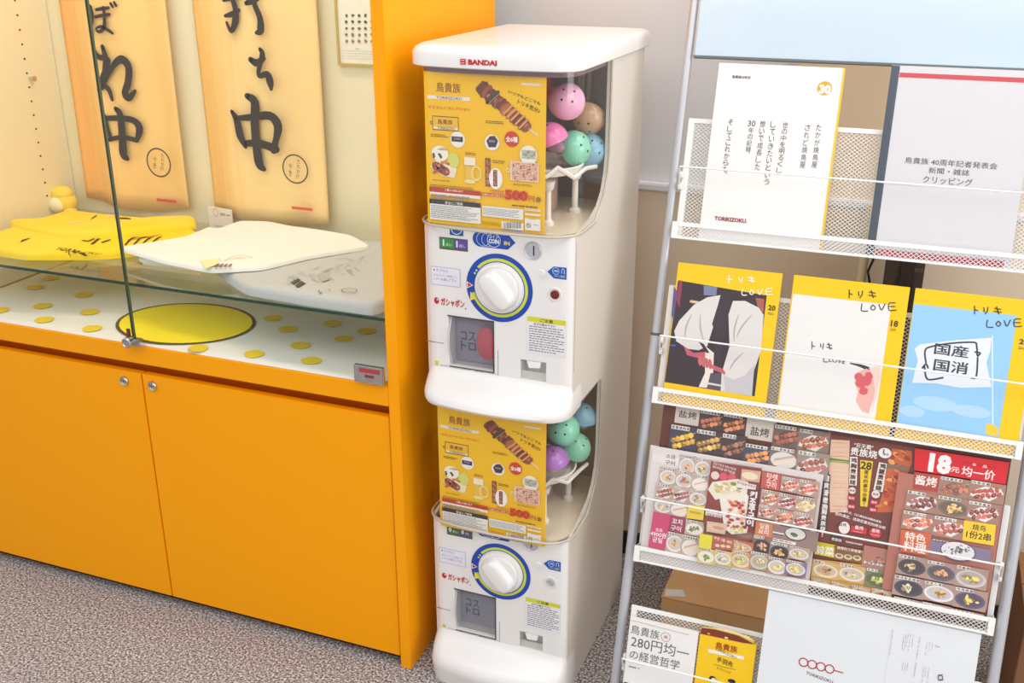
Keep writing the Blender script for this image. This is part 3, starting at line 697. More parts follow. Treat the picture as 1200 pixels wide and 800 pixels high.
    P.lay(); P.put([(-.0645, .006), (-.0645, -.008), (-.0515, -.0005)], [(0, 1, 2)], (240, 240, 240)); P.lay(); P.put([(-.0628, .0038), (-.0628, -.0056), (-.0540, -.0007)], [(0, 1, 2)], (214, 30, 40))
    P.put([(-.0575, -.013), (-.0585, -.031), (-.0465, -.026)], [(0, 1, 2)], (236, 226, 60))
    dl = P.build('dial_ring', mc, ink_gloss, label='blue ring print with a thin yellow arrow circle')
    kb = MB(); kb.lathe([(.0475, 0), (.0475, .004), (.046, .0065), (.042, .0075), (.0405, .0065), (.040, .010), (.0385, .0125), (.034, .014), (0, .0145)], (cx, yf, cz), (0, -1, 0), 48)
    kn = kb.build('knob', white_pl, mc, smooth=True)
    gp = MB(); rot = Matrix.Rotation(radians(48), 3, 'Y')
    secs = []
    for h, hw, hl in ((.010, .027, .0385), (.017, .0225, .038), (.023, .0195, .0372), (.0262, .017, .0355), (.0275, .012, .031)):
        s = []
        for k in range(24):
            t = 2*pi*k/24; e = 3.2; x = hl*abs(cos(t))**(2/e)*(1 if cos(t) > 0 else -1); z = hw*abs(sin(t))**(2/e)*(1 if sin(t) > 0 else -1)
            v = rot @ Vector((x, 0, z)); s.append((cx+v.x, yf-h, cz+v.z))
        secs.append(s)
    gp.loft(secs); gp.build('grip', white_pl, kn, smooth=True)
    # coin slot
    x, z = -.6195, .970+dz
    if low: z += .004
    cs = MB(); cs.lathe([(.0165, -.001), (.0165, .0022), (.015, .004), (.0138, .0028), (0, .0028)], (x, yf, z), (0, -1, 0), 32); cs.build('coin_slot', steel, mc, smooth=True)
    box('slot_opening', (x+.001, yf-.0032, z-.009), (x+.0033, yf-.0024, z+.009), dark_gap, mc)
    # small return lever and key lock
    x, z = -.6, .932+dz
    MB().tube([(x-.003, yf, z-.006), (x-.003, yf-.006, z-.0055), (x+.003, yf-.008, z-.004), (x+.0055, yf-.008, z+.001), (x+.002, yf-.008, z+.005), (x-.004, yf-.007, z+.0045)], .0018, 8).build('return_lever', white_pl, mc, smooth=True)
    x, z = -.577, .892+dz
    lk = MB(); lk.lathe([(.0135, -.001), (.0135, .001), (.0115, .0015), (.0105, -.0005)], (x, yf, z), (0, -1, 0), 28); lr = lk.build('lock_surround', white_pl, mc, smooth=True)
    lm = mat('red_lock_core', (130, 50, 48), .35, metal=.4) if not low else steel
    lk = MB(); lk.lathe([(.0082, 0), (.0082, .002), (.0062, .0028), (.0055, .0015), (.0025, .0015), (0, .0022)], (x, yf, z), (0, -1, 0), 22); lk.build('key_lock', lm, mc, smooth=True, label='dark red round key lock' if not low else 'grey steel round key lock')
    # delivery flap and coin return
    a, b, c0, c1 = holes[0]
    fl = MB(); secs = []
    for k in range(9):
        s = k/8; z = c0+.001+(c1-c0-.003)*s; y = yf+.010-.014*sin(pi*min(1, s*1.0))**.9; secs.append([(a+.003, y, z), (b-.002, y, z), (b-.002, y+.0015, z), (a+.003, y+.0015, z)])
    fl.loft(secs); fl.build('delivery_flap', tinted('smoked_plastic', (130, 130, 138), .24, .1), mc, smooth=True)
    fr = MB(); fr.tube([(secs[k][0][0]-.001, secs[k][0][1]-.0006, secs[k][0][2]) for k in range(9)], .0016, 6); fr.build('flap_edge', mat('flap_edge', (200, 198, 204), .15), mc, smooth=True)
    box('flap_back', (a+.001, yf+.030, c0+.001), (b-.001, yf+.032, c1-.001), mat('chute_grey', (176, 174, 190), .5), mc)
    fr = MB(); w_ = .0022
    for q in (((a-w_, c1), (b+w_, c1+w_)), ((b, c0), (b+w_, c1)), ((a, c0-w_), (b+w_, c0))): fr.box((q[0][0], yf-.0012, q[0][1]), (q[1][0], yf+.002, q[1][1]))
    fr.build('flap_rim', mat('dark_rim', (74, 70, 74), .4), mc, bevel=.0005)
    P = Print((-.745, yf+.0298, .77+dz), (1, 0, 0), (0, 0, 1), (0, -1, 0))
    P.ltext('コス', -.032, -.004, -.002, .014, (50, 40, 60), .03); P.ltext('トロ', -.032, -.024, -.002, -.006, (50, 40, 60), .03)
    P.build('chute_lettering', mc)
    a, b, c0, c1 = holes[1]
    cr = MB(); cr.box((a+.001, yf+.004, c0+.001), (b-.001, yf+.006, c0+.024)); cr.build('coin_return_cup', tinted('frosted_plastic', (226, 228, 218), .5, .25), mc)
    MB().prism([(a+.013, yf-.001, c1-.001), (b-.010, yf-.001, c1-.001), (b-.012, yf-.003, c1-.012), (a+.018, yf-.003, c1-.014)], (0, .006, 0)).build('coin_return_flap', white_pl, mc)
    # printed stickers
    P = Print((-.69, yf-.0006, .85+dz), (1, 0, 0), (0, 0, 1), (0, -1, 0))
    D = dz
    def R(x0, z1_, x1, z0_, col): P.lrect(x0+.69, z0_-.85, x1+.69, z1_-.85, col)
    def T(t, x0, z1_, x1, z0_, col, b=.02): P.ltext(t, x0+.69, z0_-.85, x1+.69, z1_-.85, col, b)
    R(-.8035, .9765, -.7465, .9535, (88, 84, 66)); P.lay()
    if not low: R(-.802, .9745, -.775, .957, (60, 142, 62)); R(-.774, .9745, -.748, .957, (92, 74, 156)); P.lay(); T('1', -.797, .972, -.793, .960, (235, 240, 235), .04); T('まい', -.790, .966, -.778, .9605, (205, 226, 200)); T('1', -.770, .972, -.766, .960, (235, 235, 245), .04); T('回し', -.763, .966, -.751, .9605, (205, 200, 226))
    else: R(-.802, .9745, -.775, .957, (84, 118, 70)); R(-.774, .9745, -.748, .957, (84, 92, 118)); P.lay(); T('0', -.799, .971, -.793, .961, (240, 240, 235), .04); T('まい', -.790, .966, -.778, .9605, (205, 226, 200)); T('0', -.771, .971, -.765, .961, (235, 235, 245), .04); T('円', -.761, .967, -.755, .9605, (205, 200, 226))
    P.flush('sticker', mc, ink_gloss, 'green and purple count sticker')
    R(-.718, .995, -.668, .966, BL)
    P.lell(-.722+.69, .9805-.85, .0145, .0145, BL, n=24); P.put([(-.668+.69, .995-.85), (-.653+.69, .9805-.85), (-.668+.69, .966-.85)], [(0, 1, 2)], BL); P.lay()
    for q in (-.716, -.706): P.lring(q+.69, .9805-.85, .0122, .0131, (200, 214, 240), n=24)
    P.lell(-.695+.69, .9805-.85, .0125, .0125, BL, n=22); P.lring(-.695+.69, .9805-.85, .0122, .0132, (225, 232, 245), n=24); P.lay()
    T('コイン', -.704, .990, -.686, .9845, (235, 238, 245)); T('COIN', -.705, .983, -.685, .9745, (240, 242, 248), .04); T('IN', -.675, .9815, -.664, .974, (236, 214, 60), .04)
    P.flush('sticker', mc, ink_gloss, 'blue coin arrow sticker')
    R(-.782, 1.0, -.755, .982, (34, 84, 150)); P.lay(); P.lring(-.7685+.69, .995-.85, .0098, .0112, (220, 230, 244), n=24, a0=pi, a1=2*pi); T('MADE', -.778, .9965, -.760, .9925, (214, 226, 244))
    P.flush('sticker', mc, ink_gloss, 'small blue round emblem sticker')
    R(-.580, .9445, -.556, .9225, (20, 84, 176)); P.put([(-.580+.69, .9445-.85), (-.592+.69, .9335-.85), (-.580+.69, .9225-.85)], [(0, 1, 2)], (20, 84, 176)); P.lay()
    P.lring(-.576+.69, .9365-.85, .0058, .0066, (200, 220, 244), n=20); T('100', -.580, .9385, -.572, .9345, (214, 228, 248)); T('コイン返却', -.579, .9295, -.559, .9255, (230, 222, 70)); P.lring(-.5625+.69, .939-.85, .0020, .0030, (220, 232, 248), a0=0, a1=pi, n=10); R(-.5605, .939, -.5595, .932, (220, 232, 248)); R(-.5655, .939, -.5645, .933, (220, 232, 248))
    P.flush('sticker', mc, ink_gloss, 'blue coin return arrow sticker')
    R(-.8225, .9185, -.7625, .8825, (188, 194, 224)); P.lay(); R(-.8210, .917, -.7640, .884, (232, 230, 240)); P.lay()
    P.put([(-.817+.69, .914-.85), (-.817+.69, .9095-.85), (-.813+.69, .9117-.85)], [(0, 1, 2)], (170, 50, 50))
    for r, (zz, ln, cc) in enumerate(((.9115, .024, (150, 150, 186)), (.9015, .048, (170, 172, 206)), (.894, .046, (150, 154, 200)))): T('カプセルレバーを回して下さい'[r*2:r*2+(4 if r == 0 else 9)], -.811 if r == 0 else -.817, zz+.003, (-.811 if r == 0 else -.817)+ln, zz-.0022, cc)
    P.flush('sticker', mc, ink_gloss, 'pale info sticker')
    P.lell(-.8125+.69, .851-.85+.0, .0052, .0066, RD, n=16); P.lay(); P.lell(-.8105+.69, .8535-.85, .0018, .0018, (240, 225, 225), n=8); T('ガシャポン', -.8035, .858, -.7555, .843, RD, .035); P.lell(-.7530+.69, .8425-.85, .0014, .0014, RD, n=8)
    P.flush('sticker', mc, ink_gloss, 'red lettering')
    R(-.6295, .8440, -.5555, .8345, (214, 212, 50)); R(-.6295, .8345, -.5555, .7735, (236, 234, 236)); P.lay(); T('ご注意', -.605, .8425, -.580, .836, (96, 92, 30), .03); T('必ずお読み下さい', -.617, .8335, -.575, .8285, (60, 56, 60), .02)
    v = .8265
    rr = random.Random(5)
    for r in range(11):
        u = -.626; 
        while u < -.560-(.012 if r % 3 == 1 else 0):
            l = rr.uniform(.003, .009); R(u, v, min(u+l, -.5575), v-.0018, (120, 118, 128)); P.k -= .12; u += l+.0014
        v -= .0047
        if r % 3 == 1: R(-.627, v+.0018, -.558, v+.0014, (196, 192, 200)); P.k -= .12
    P.flush('sticker', mc, ink_gloss, 'white caution label with yellow heading')
    R(-.8195, .727, -.8125, .719, (206, 206, 40)); P.lay()
    for k, (t, u) in enumerate((('カプセル', -.808), ('はここから', -.780), ('取り出して下さい', -.735))): T(t, u, .7215-.0006*k, u+.024+.010*k, .7185-.0006*k, (110, 106, 116), .01)
    P.build('small_print', mc, ink_gloss)
    # inner dispenser: platform, rim, posts
    h = z0
    wh = mat('dispenser_white', (236, 230, 222), .4)
    pl = MB(); pl.loft([[(-.692+(.122+g)*cos(t), 1.795+(.088+g)*sin(t), h+.094+dzz) for t in [2*pi*k/36 for k in range(36)]] for g, dzz in ((-.02, -.006), (0, 0), (.006, .012), (.003, .014), (-.006, .002))], True, True)
    dp = pl.build('dispenser_plate', wh, mc, smooth=True)
    ps = MB()
    for x, y in ((-.612, 1.745), (-.595, 1.85), (-.80, 1.745), (-.80, 1.85)):
        ps.lathe([(.011, .004), (.011, .010), (.006, .014), (.0055, .066), (.010, .070), (.013, .084)], (x, y, h), (0, 0, 1), 14)
    ps.build('post', wh, mc, smooth=True)
    zz = MB(); zz.tube([(-.645, 1.70, h+.105), (-.605, 1.715, h+.098), (-.592, 1.735, h+.112), (-.572, 1.77, h+.088), (-.560, 1.80, h+.100), (-.556, 1.85, h+.094)], .0042, 6); zz.build('guide_rail', wh, mc, smooth=True)
    gb_ = box('coin_gearbox', (-.70, 1.76, h+.004), (-.632, 1.86, h+.07), mat('gearbox_brown', (196, 160, 140), .5), mc, bevel=.003)
    box('red_gear_cover', (-.668, 1.752, h+.008), (-.634, 1.76, h+.045), mat('red_cover', (196, 54, 46), .4), mc, bevel=.002)
tier(0, False); tier(-.61, True)
MB().box((MX1-.002, 1.7006, .74), (MX1+.0003, 1.7014, .99)).build('seam', groove, mc)
# ---- price cards inside the windows
def poster(label, du, dv):
    r = root('price_poster', label, 'poster', (-.708+du, 1.681, 1.003+dv), group='yellow price posters in the machine windows')
    box('card', (-.8205+du, 1.6795, 1.0045+dv), (-.5945+du, 1.6805, 1.2735+dv), mat('yellow_card', (246, 192, 2), .35), r)
    P = Print((-.8205, 1.6792, 1.0045), (1, 0, 0), (0, 0, 1), (0, -1, 0), .00005)
    K1 = (150, 84, 16); WH = (238, 228, 214)
    P.view(485, 70, 7.275)
    P.text('鳥貴族', 190, 190, 398, 285, K1, .012); P.rect(112, 300, 480, 352, WH); P.lay(); P.text('TORIKIZOKU', 190, 308, 410, 345, (110, 92, 60), .03)
    P.text('マスコットコレクション', 120, 388, 482, 437, (206, 56, 14), .03)
    P.text('いつでもどこでも', 800, 300, 1085, 345, (70, 50, 14), .03, rot=-.30); P.text('トリキ気分♪', 880, 370, 1080, 425, (70, 50, 14), .03, rot=-.35)
    P.rect(915, 195, 1075, 225, (232, 222, 196)); P.rect(157, 475, 383, 612, (96, 60, 14)); P.lay(); P.rect(162, 482, 378, 605, (236, 184, 30)); P.lay()
    P.text('鳥貴族', 202, 505, 330, 555, (130, 56, 20), .03); P.rect(168, 568, 376, 600, WH); P.lay(); P.text('TORIKIZOKU', 202, 572, 350, 594, (100, 80, 50), .03); P.ring(150, 535, 8, 13, (96, 60, 14))
    # grilled skewer picture
    rs = random.Random(3)
    for k in range(34):
        t = k/33; x = 575+(960-575)*t; y = 235+(570-235)*t; wv = 62-12*t
        c = rs.choice([(150, 76, 48), (124, 58, 40), (176, 96, 60), (104, 48, 36)]); P.ell(x+rs.uniform(-6, 6), y+rs.uniform(-6, 6), 30, wv, c, rot=radians(-45+180), n=10, jit=.12)
        if rs.random() < .7: P.ell(x+rs.uniform(-25, 25), y+rs.uniform(-25, 25), 8, 22, rs.choice([(214, 150, 110), (196, 120, 84), (86, 40, 30)]), rot=radians(-45), n=7, jit=.2)
    for t in (.3,): P.line([(625, 365), (720, 275)], 26, (70, 66, 48)); P.line([(640, 372), (728, 292)], 6, (170, 140, 90))
    for q in (.58, .66, .74, .84, .93): x = 575+385*q; y = 235+335*q; P.line([(x-40, y+42), (x+42, y-40)], 16, (222, 160, 84))
    P.line([(985, 590), (1060, 645)], 14, (240, 214, 190)); P.lay()
    for x, y, rr in ((375, 680, 62), (668, 705, 62)): P.ell(x, y, rr, rr, (240, 236, 228), n=28)
    P.lay(); P.rect(322, 650, 420, 702, (58, 40, 56)); P.lay(); P.text('鳥貴族', 340, 660, 400, 684, (170, 150, 160)); P.poly([(620, 690), (650, 650), (690, 648), (720, 690), (700, 745), (640, 745)], (70, 44, 60)); P.lay(); P.text('鳥貴族', 640, 682, 694, 704, (190, 170, 180))
    P.ell(836, 675, 62, 62, (206, 56, 26), n=30); P.lay(); P.ctext('全6種', 836, 677, 100, 42, (250, 240, 230), .03)
    P.fine(145, 625, 300, 665, 2, (110, 76, 12)); P.fine(612, 512, 780, 552, 2, (120, 84, 12))
    P.view(485, 170, 7.275)
    P.ell(225, 70, 72, 60, (244, 238, 220), n=24); P.poly([(140, 180), (190, 120), (370, 200), (350, 280), (250, 260)], (236, 226, 200)); P.ell(340, 130, 50, 60, (216, 214, 110)); P.lay()
    P.line([(190, 175), (275, 225)], 70, (150, 74, 56)); P.lay(); 
    for k in range(14): P.ell(rs.uniform(170, 300), rs.uniform(150, 240), 14, 12, rs.choice([(190, 90, 60), (110, 50, 40), (214, 130, 70)]), n=7, jit=.2)
    P.poly([(158, 70), (175, 62), (186, 96), (170, 118)], (90, 70, 62)); P.poly([(205, 72), (225, 66), (246, 100), (232, 118)], (90, 70, 62)); P.ell(250, 30, 30, 10, (206, 190, 160))
    P.text('もちもちタレ', 205, 28, 300, 48, (70, 50, 20), .02)
    P.rect(432, 100, 528, 175, (246, 232, 206)); P.rect(442, 175, 520, 300, (232, 192, 70)); P.ring(535, 240, 32, 44, (238, 216, 140), asp=1.4); P.ell(480, 310, 48, 16, (240, 222, 150)); P.fine(440, 55, 540, 90, 2, (120, 84, 12))
    P.rect(610, 108, 655, 352, (136, 62, 44)); P.ell(700, 285, 58, 85, (246, 240, 232)); P.lay(); P.rect(678, 208, 714, 352, (130, 66, 54)); P.lay(); P.vtext('もも貴族', 632, 120, 632, 345, 30, (216, 150, 110)); P.vtext('つくね', 696, 215, 696, 345, 22, (220, 170, 140)); P.fine(672, 122, 780, 160, 2, (110, 70, 12))
    P.ell(980, 85, 74, 78, (240, 236, 220), n=24); P.rect(825, 132, 1068, 318, (240, 210, 190)); P.ring(806, 214, 10, 18, (240, 220, 190)); P.lay(); P.rect(922, 38, 1042, 120, (170, 190, 176))
    P.rect(838, 142, 1060, 310, (226, 176, 150)); P.lay()
    for k in range(110): P.ell(rs.uniform(846, 1052), rs.uniform(150, 302), rs.uniform(4, 9), rs.uniform(3, 7), rs.choice([(150, 80, 62), (190, 110, 84), (120, 66, 52), (240, 220, 200)]), n=5, jit=.3)
    for k in range(10): P.ell(rs.uniform(930, 1035), rs.uniform(48, 110), 10, 8, rs.choice([(110, 80, 70), (90, 170, 150), (226, 200, 170), (210, 120, 100)]), n=6, jit=.3)
    P.fine(850, 322, 1045, 356, 2, (120, 70, 12)); P.fine(165, 285, 345, 315, 1, (120, 80, 12)); P.fine(140, 325, 540, 352, 2, (150, 104, 10))
    # price
    P.text('500', 778, 372, 975, 478, (206, 44, 20), .06); P.text('円', 982, 430, 1030, 480, (200, 100, 20), .03); P.ell(1064, 462, 20, 22, (150, 110, 20)); P.rect(655, 378, 770, 400, (224, 130, 60)); P.rect(580, 400, 768, 440, (200, 60, 24)); P.lay(); P.text('お金を入れて回そう', 590, 408, 760, 434, (250, 226, 190), .03); P.fine(840, 496, 1085, 520, 1, (110, 60, 10))
    # notice panels
    P.rect(138, 352, 572, 392, (190, 54, 24)); P.rect(140, 392, 572, 458, (238, 230, 216)); P.rect(138, 452, 572, 492, (50, 40, 34)); P.rect(142, 492, 575, 670, (236, 232, 222)); P.lay()
    P.k += 1
    P.text('ご購入の前に必ず', 270, 372, 425, 398, (250, 230, 220), .03); P.text('安全にご使用', 272, 482, 420, 505, (230, 226, 220), .03)
    P.fine(148, 405, 560, 452, 3, (130, 130, 136)); P.fine(150, 500, 565, 655, 9, (130, 134, 142))
    P.rect(588, 512, 938, 635, (234, 232, 222)); P.rect(752, 645, 940, 725, (236, 234, 226)); P.rect(952, 535, 1084, 565, (236, 230, 214)); P.rect(952, 575, 1084, 605, (236, 230, 214)); P.rect(952, 618, 1084, 732, (236, 232, 220)); P.lay()
    P.fine(596, 525, 930, 622, 6, (120, 134, 160)); P.fine(960, 540, 1078, 560, 1, (140, 120, 90)); P.fine(990, 622, 1050, 636, 1, (120, 110, 90)); P.fine(1020, 665, 1075, 690, 1, (170, 176, 196))
    x = 768
    while x < 924: ww = rs.choice((2, 3, 5)); P.rect(x, 655, x+ww, 706, (74, 76, 92)); P.k -= .12; x += ww+rs.choice((3, 5))
    P.rect(768, 712, 924, 720, (150, 150, 160))
    P.ring(982, 680, 16, 20, (50, 46, 50)); P.text('PS', 972, 668, 992, 692, (50, 46, 50)); P.fine(590, 640, 745, 690, 3, (180, 130, 10))
    P.O += Vector((du, 0, dv)); P.v = [p+Vector((du, 0, dv)) for p in P.v]
    P.build('printed_face', r, ink_gloss)
poster('yellow price poster in the upper window of the capsule machine', 0, 0)
poster('yellow price poster in the lower window of the capsule machine', .008, -.636)

# ---- capsules
def capsule(label, c, r, col, col2, tilt, group, solid=False):
    t = root('toy_capsule', label, 'capsule', tuple(c), group=group)
    M = Matrix.Rotation(tilt[0], 4, 'X') @ Matrix.Rotation(tilt[1], 4, 'Y')
    def half(s, a0, a1, rr):
        n = 24; vs = []; fs = []; m = 9
        for j in range(m+1):
            a = a0+(a1-a0)*j/m
            for k in range(n):
                q = 2*pi*k/n; vs.append(Vector(c) + M @ Vector((rr*sin(a)*cos(q), rr*sin(a)*sin(q), rr*cos(a))))
        for j in range(m):
            for k in range(n): fs.append((j*n+k, j*n+(k+1) % n, (j+1)*n+(k+1) % n, (j+1)*n+k))
        return s.add(vs, fs)
    o = half(MB(), 0, pi*.52, r).build('coloured_shell', mat('capsule_%d_%d_%d' % col, col, .25, coat=.3), t, smooth=True)
    half(MB(), pi*.52, pi, r*.985).build('clear_shell', MATS.get('capsule_clear') or clear('capsule_clear', (.9, .88, .9), .05, .9, .05), t, smooth=True)
    mb = MB(); rs = random.Random(int(c[0]*9999))
    for k in range(4):
        q = Vector((rs.uniform(-.3, .3)*r, rs.uniform(-.3, .3)*r, -rs.uniform(.1, .5)*r)); q = Vector(c)+M @ q; ball(mb, q, r*.38, r*.3, r*.26, 10, 7)
    mb.build('wrapped_toy', mat('toy_%d_%d_%d' % col2, col2, .4), t, smooth=True)
    mb = MB()
    for a, b in ((.28, .28), (-.28, .28), (.28, -.28), (-.28, -.28)):
        d = M @ Vector((a, b, sqrt(1-a*a-b*b))); mb.lathe([(.0022, -.0002), (.0022, .0003), (0, .0003)], Vector(c)+d*r*1.001, d, 8)
    mb.build('vent_hole', dark_gap, o)
    return t
PK = (248, 178, 212); MG = (232, 120, 176); MT = (142, 222, 190); BU = (140, 196, 222); RE = (220, 70, 50); PU = (170, 110, 190); TN = (214, 170, 130); YE = (222, 196, 90)
gu = 'capsules in the upper window'; gl = 'capsules in the lower window'; fr_ = (radians(68), 0)
CR_ = .033
def cap(label, x, y, Y, col, c2, tilt, g):
    c = at(x, y, Y); c.x = min(max(c.x, MX0+.0085+CR_), MX1-.0065-CR_); return capsule(label, c, CR_, col, c2, tilt, g)
cap('pale pink capsule with vent holes on top of the pile in the upper window', 664, 119, 1.765, PK, (240, 170, 200), (radians(60), radians(20)), gu)
cap('magenta and clear capsule below the pale pink one in the upper window', 645, 165, 1.735, MG, (180, 120, 150), (radians(10), radians(-20)), gu)
cap('mint green capsule between the magenta and the blue ones in the upper window', 672, 174, 1.815, MT, (150, 220, 190), (radians(40), radians(60)), gu)
cap('light blue capsule in the upper window, against the machine side wall', 690, 176, 1.888, BU, (150, 190, 220), (radians(60), radians(40)), gu)
cap('red and clear capsule beside the upper poster edge, behind the pale pink one', 636, 108, 1.80, RE, (220, 120, 70), (radians(70), radians(-50)), gu)
cap('tan toy capsule deep behind the pale pink one in the upper window', 690, 137, 1.895, TN, (206, 180, 90), (radians(120), 0), gu)
cap('pink capsule peeping out between the upper poster and the orange cabinet', 507, 168, 1.76, PK, PK, (radians(70), 0), gu)
capsule('mint green capsule nearly hidden behind the upper poster', (-.70, 1.78, 1.122), CR_, MT, MT, (radians(60), 0), gu)
capsule('orange capsule nearly hidden behind the upper poster', (-.765, 1.79, 1.122), CR_, (236, 130, 40), TN, (radians(60), 0), gu)
cap('mint green capsule with four holes at the top of the lower window', 660, 503, 1.775, MT, (120, 210, 180), (radians(62), radians(8)), gl)
cap('mint green capsule below the light blue one in the lower window', 682, 526, 1.845, MT, (140, 210, 180), (radians(20), radians(30)), gl)
cap('light blue capsule at the top of the lower window', 681, 489, 1.885, BU, (150, 190, 220), (radians(0), radians(10)), gl)
cap('purple and yellow capsule beside the lower poster edge', 648, 541, 1.735, PU, YE, (radians(5), radians(-10)), gl)
cap('red capsule peeping out between the lower poster and the orange cabinet', 527, 520, 1.76, RE, RE, (radians(60), 0), gl)
capsule('blue capsule nearly hidden behind the lower poster', (-.70, 1.79, .504), CR_, BU, BU, (radians(60), 0), gl)
rc = root('red_capsule', 'red capsule behind the smoked delivery flap of the upper tier', 'capsule', (-.722, 1.709, .77))
mb = MB(); ball(mb, (-.720, 1.7115, .769), .0215, .0085, .034, 20, 14); mb.build('shell', mat('red_shell', (255, 70, 80), .35), rc, smooth=True)

# ================================================================ BROCHURE RACK
TH = radians(16); RO = Vector((0, 1.658, 0)); ES = Vector((0, sin(TH), cos(TH))); EN = Vector((0, -cos(TH), sin(TH)))
def K(x, n, s): return RO + Vector((x, 0, 0)) + EN*n + ES*s
rk = root('brochure_rack', 'leaning grey tube brochure rack with four white wire mesh trays and a blue header board', 'brochure rack', (0, 1.658, 0), -TH)
XL, XR = -.434, .247
for x in (XL, XR):
    pb = MB(); pb.tube([K(x, -.006, .006), K(x, -.006, .80)], .0098, 14); pb.tube([K(x, -.006, .80), K(x, -.006, 1.66)], .0080, 14)
    p = pb.build('post', steel, rk, smooth=True)
    MB().tube([K(x, -.006, .797), K(x, -.006, .802)], .0104, 14).build('joint_ring', mat('joint_dark', (90, 92, 98), .4), p, smooth=True)
    f = K(x, -.006, .004)
    MB().tube([(x, f.y+.02, .011), (x, f.y-.26, .011)], .0105, 10).build('foot', steel, rk, smooth=True)
hd = MB(); hd.box((XL+.014, -.006, 1.331), (XR-.014, .004, 1.64), K); hb_ = hd.build('header_board', mat('pale_blue_board', (190, 207, 220), .3, coat=.3), rk)
MB().box((XL+.012, -.008, 1.3285), (XR-.012, .006, 1.3325), K).build('header_edge', mat('header_edge_dark', (96, 104, 108), .4), rk)
def lattice(mb, x0, x1, s0, s1, n, px=.0088, ps=.0070, w=.00105, t=.0006):
    """expanded metal: two families of straight strips clipped to the panel"""
    m = ps/px*1.0; H_ = s1-s0; W_ = x1-x0
    for sg in (1, -1):
        sl = sg*ps/px; k0 = int(-H_/ps)-2 if sg > 0 else -1; k1 = int((H_+W_*ps/px)/ps)+2
        lo = -W_*ps/px-H_; c = lo - (lo % ps)
        while c < H_+W_*ps/px+ps:
            # line s = c + sl*(x-x0) in local
            pts = []
            xa, xb = 0, W_
            ya, yb = c+sl*xa, c+sl*xb
            if abs(sl) > 0:
                for lim in (0, H_): pass
                ts = sorted([(0-c)/sl, (H_-c)/sl]); xa = max(0, ts[0]); xb = min(W_, ts[1])
            if xb-xa > .0006:
                ya, yb = c+sl*xa, c+sl*xb; d = Vector((xb-xa, yb-ya)).normalized(); q = Vector((-d.y, d.x))*w/2
                v = []
                for nn in (n, n+t):
                    for (x, y) in ((xa, ya), (xb, yb)):
                        for g in (1, -1): v.append(K(x0+x+q.x*g, nn, s0+y+q.y*g))
                mb.add(v, [(0, 1, 3, 2), (4, 6, 7, 5), (0, 2, 6, 4), (1, 5, 7, 3)])
            c += ps
    return mb
def tray(s0):
    a, b = XL+.017, XR-.017
    t = MB().box((a, .0, s0), (b, .0295, s0+.0012), K).build('tray', white_metal, rk)
    # back frame
    h = .226; f = MB(); r = .006
    f.box((a, -.001, s0+h-.0085), (b, .003, s0+h), K)
    for x0, x1 in ((a, a+.012), (b-.012, b)): f.box((x0, -.001, s0+.002), (x1, .003, s0+h-.0085), K)
    f.build('back_frame', white_metal, t, bevel=.0009)
    lattice(MB(), a+.012, b-.012, s0+.002, s0+h-.008, .0005).build('back_mesh', white_metal, t, kind='stuff')
    l = MB(); l.box((a, .0285, s0+.0215), (b, .032, s0+.0295), K); l.box((a, .0285, s0-.002), (b, .031, s0+.0025), K)
    for x0, x1 in ((a-.002, a+.009), (b-.009, b+.002)): l.box((x0, .0280, s0-.002), (x1, .0326, s0+.0298), K)
    for x in (a-.0005, b-.0010): l.box((x, .002, s0+.001), (x+.0015, .029, s0+.028), K)
    l.build('front_lip', white_metal, t, bevel=.0006)
    lattice(MB(), a+.008, b-.008, s0+.0025, s0+.0216, .0293).build('lip_mesh', white_metal, t, kind='stuff')
    g = MB(); z = s0+.131
    g.tube([K(a-.001, .006, z-.030), K(a-.001, .018, z-.028), K(a+.001, .040, z-.004), K(a+.004, .050, z), K(a+.02, .0515, z), K(b-.02, .0515, z), K(b-.004, .050, z), K(b-.001, .040, z-.004), K(b+.001, .018, z-.028), K(b+.001, .006, z-.030)], .0017, 8)
    g.build('guard_wire', white_metal, t, smooth=True)
    for x, q in [(x, q) for x in (a-.004, b-.003) for q in (-.012, -.034)]:
        c = MB(); c.box((x, .003, z+q-.006), (x+.007, .010, z+q+.006), K); c.lathe([(.0032, 0), (.0032, .002), (0, .0026)], K(x+.0035, .010, z+q), EN, 10)
        c.build('wire_clip', white_metal, t, bevel=.0008)
for s0 in (.990, .672, .356, .030): tray(s0)

def item(name, label, cat, x0, x1, s0, s1, n0, n1, m, group=None, part='sheet', bevel=.0004):
    r = root(name, label, cat, tuple(K((x0+x1)/2, n0, s0)), -TH, group=group)
    MB().box((x0, n0, s0), (x1, n1, s1), K).build(part, m, r, bevel=bevel); return r
def PR(n, step=.00006): return Print(K(0, n+.0003, 0), (1, 0, 0), tuple(ES), tuple(EN), step)
cardw = mat('white_card_c', (236, 233, 230), .5); DK = (70, 66, 68)
# --- tray 1
bk = item('hardcover_book', 'white hardcover with vertical black text and yellow fore-edge in the top tray', 'book', -.369, -.1475, .9925, 1.318, .006, .020, cardw, part='cover')
MB().box((-.1475, .0055, .9925), (-.1440, .0195, 1.3175), K).build('yellow_edge', mat('yellow_edge', (232, 196, 60), .5), bk, bevel=.0004)
P = PR(.020).view(830, 130, 5.335)
def col(t, x0, y0, x1, y1, w=34, c=DK): P.vtext(t, x0, y0, x1, y1, w, c, .0)
col('たかが焼鳥屋', 694, 84, 660, 362); col('されど焼鳥屋', 624, 84, 586, 362); col('世の中を明るくし', 484, 70, 440, 395); col('していきたいという', 408, 66, 362, 468)
col('想いで成長した', 342, 62, 305, 375); col('30年の記録、'[2:], 270, 104, 242, 300, 32); P.text('30', 250, 64, 294, 92, DK, 0); col('そしてこれからも、', 142, 52, 98, 430)
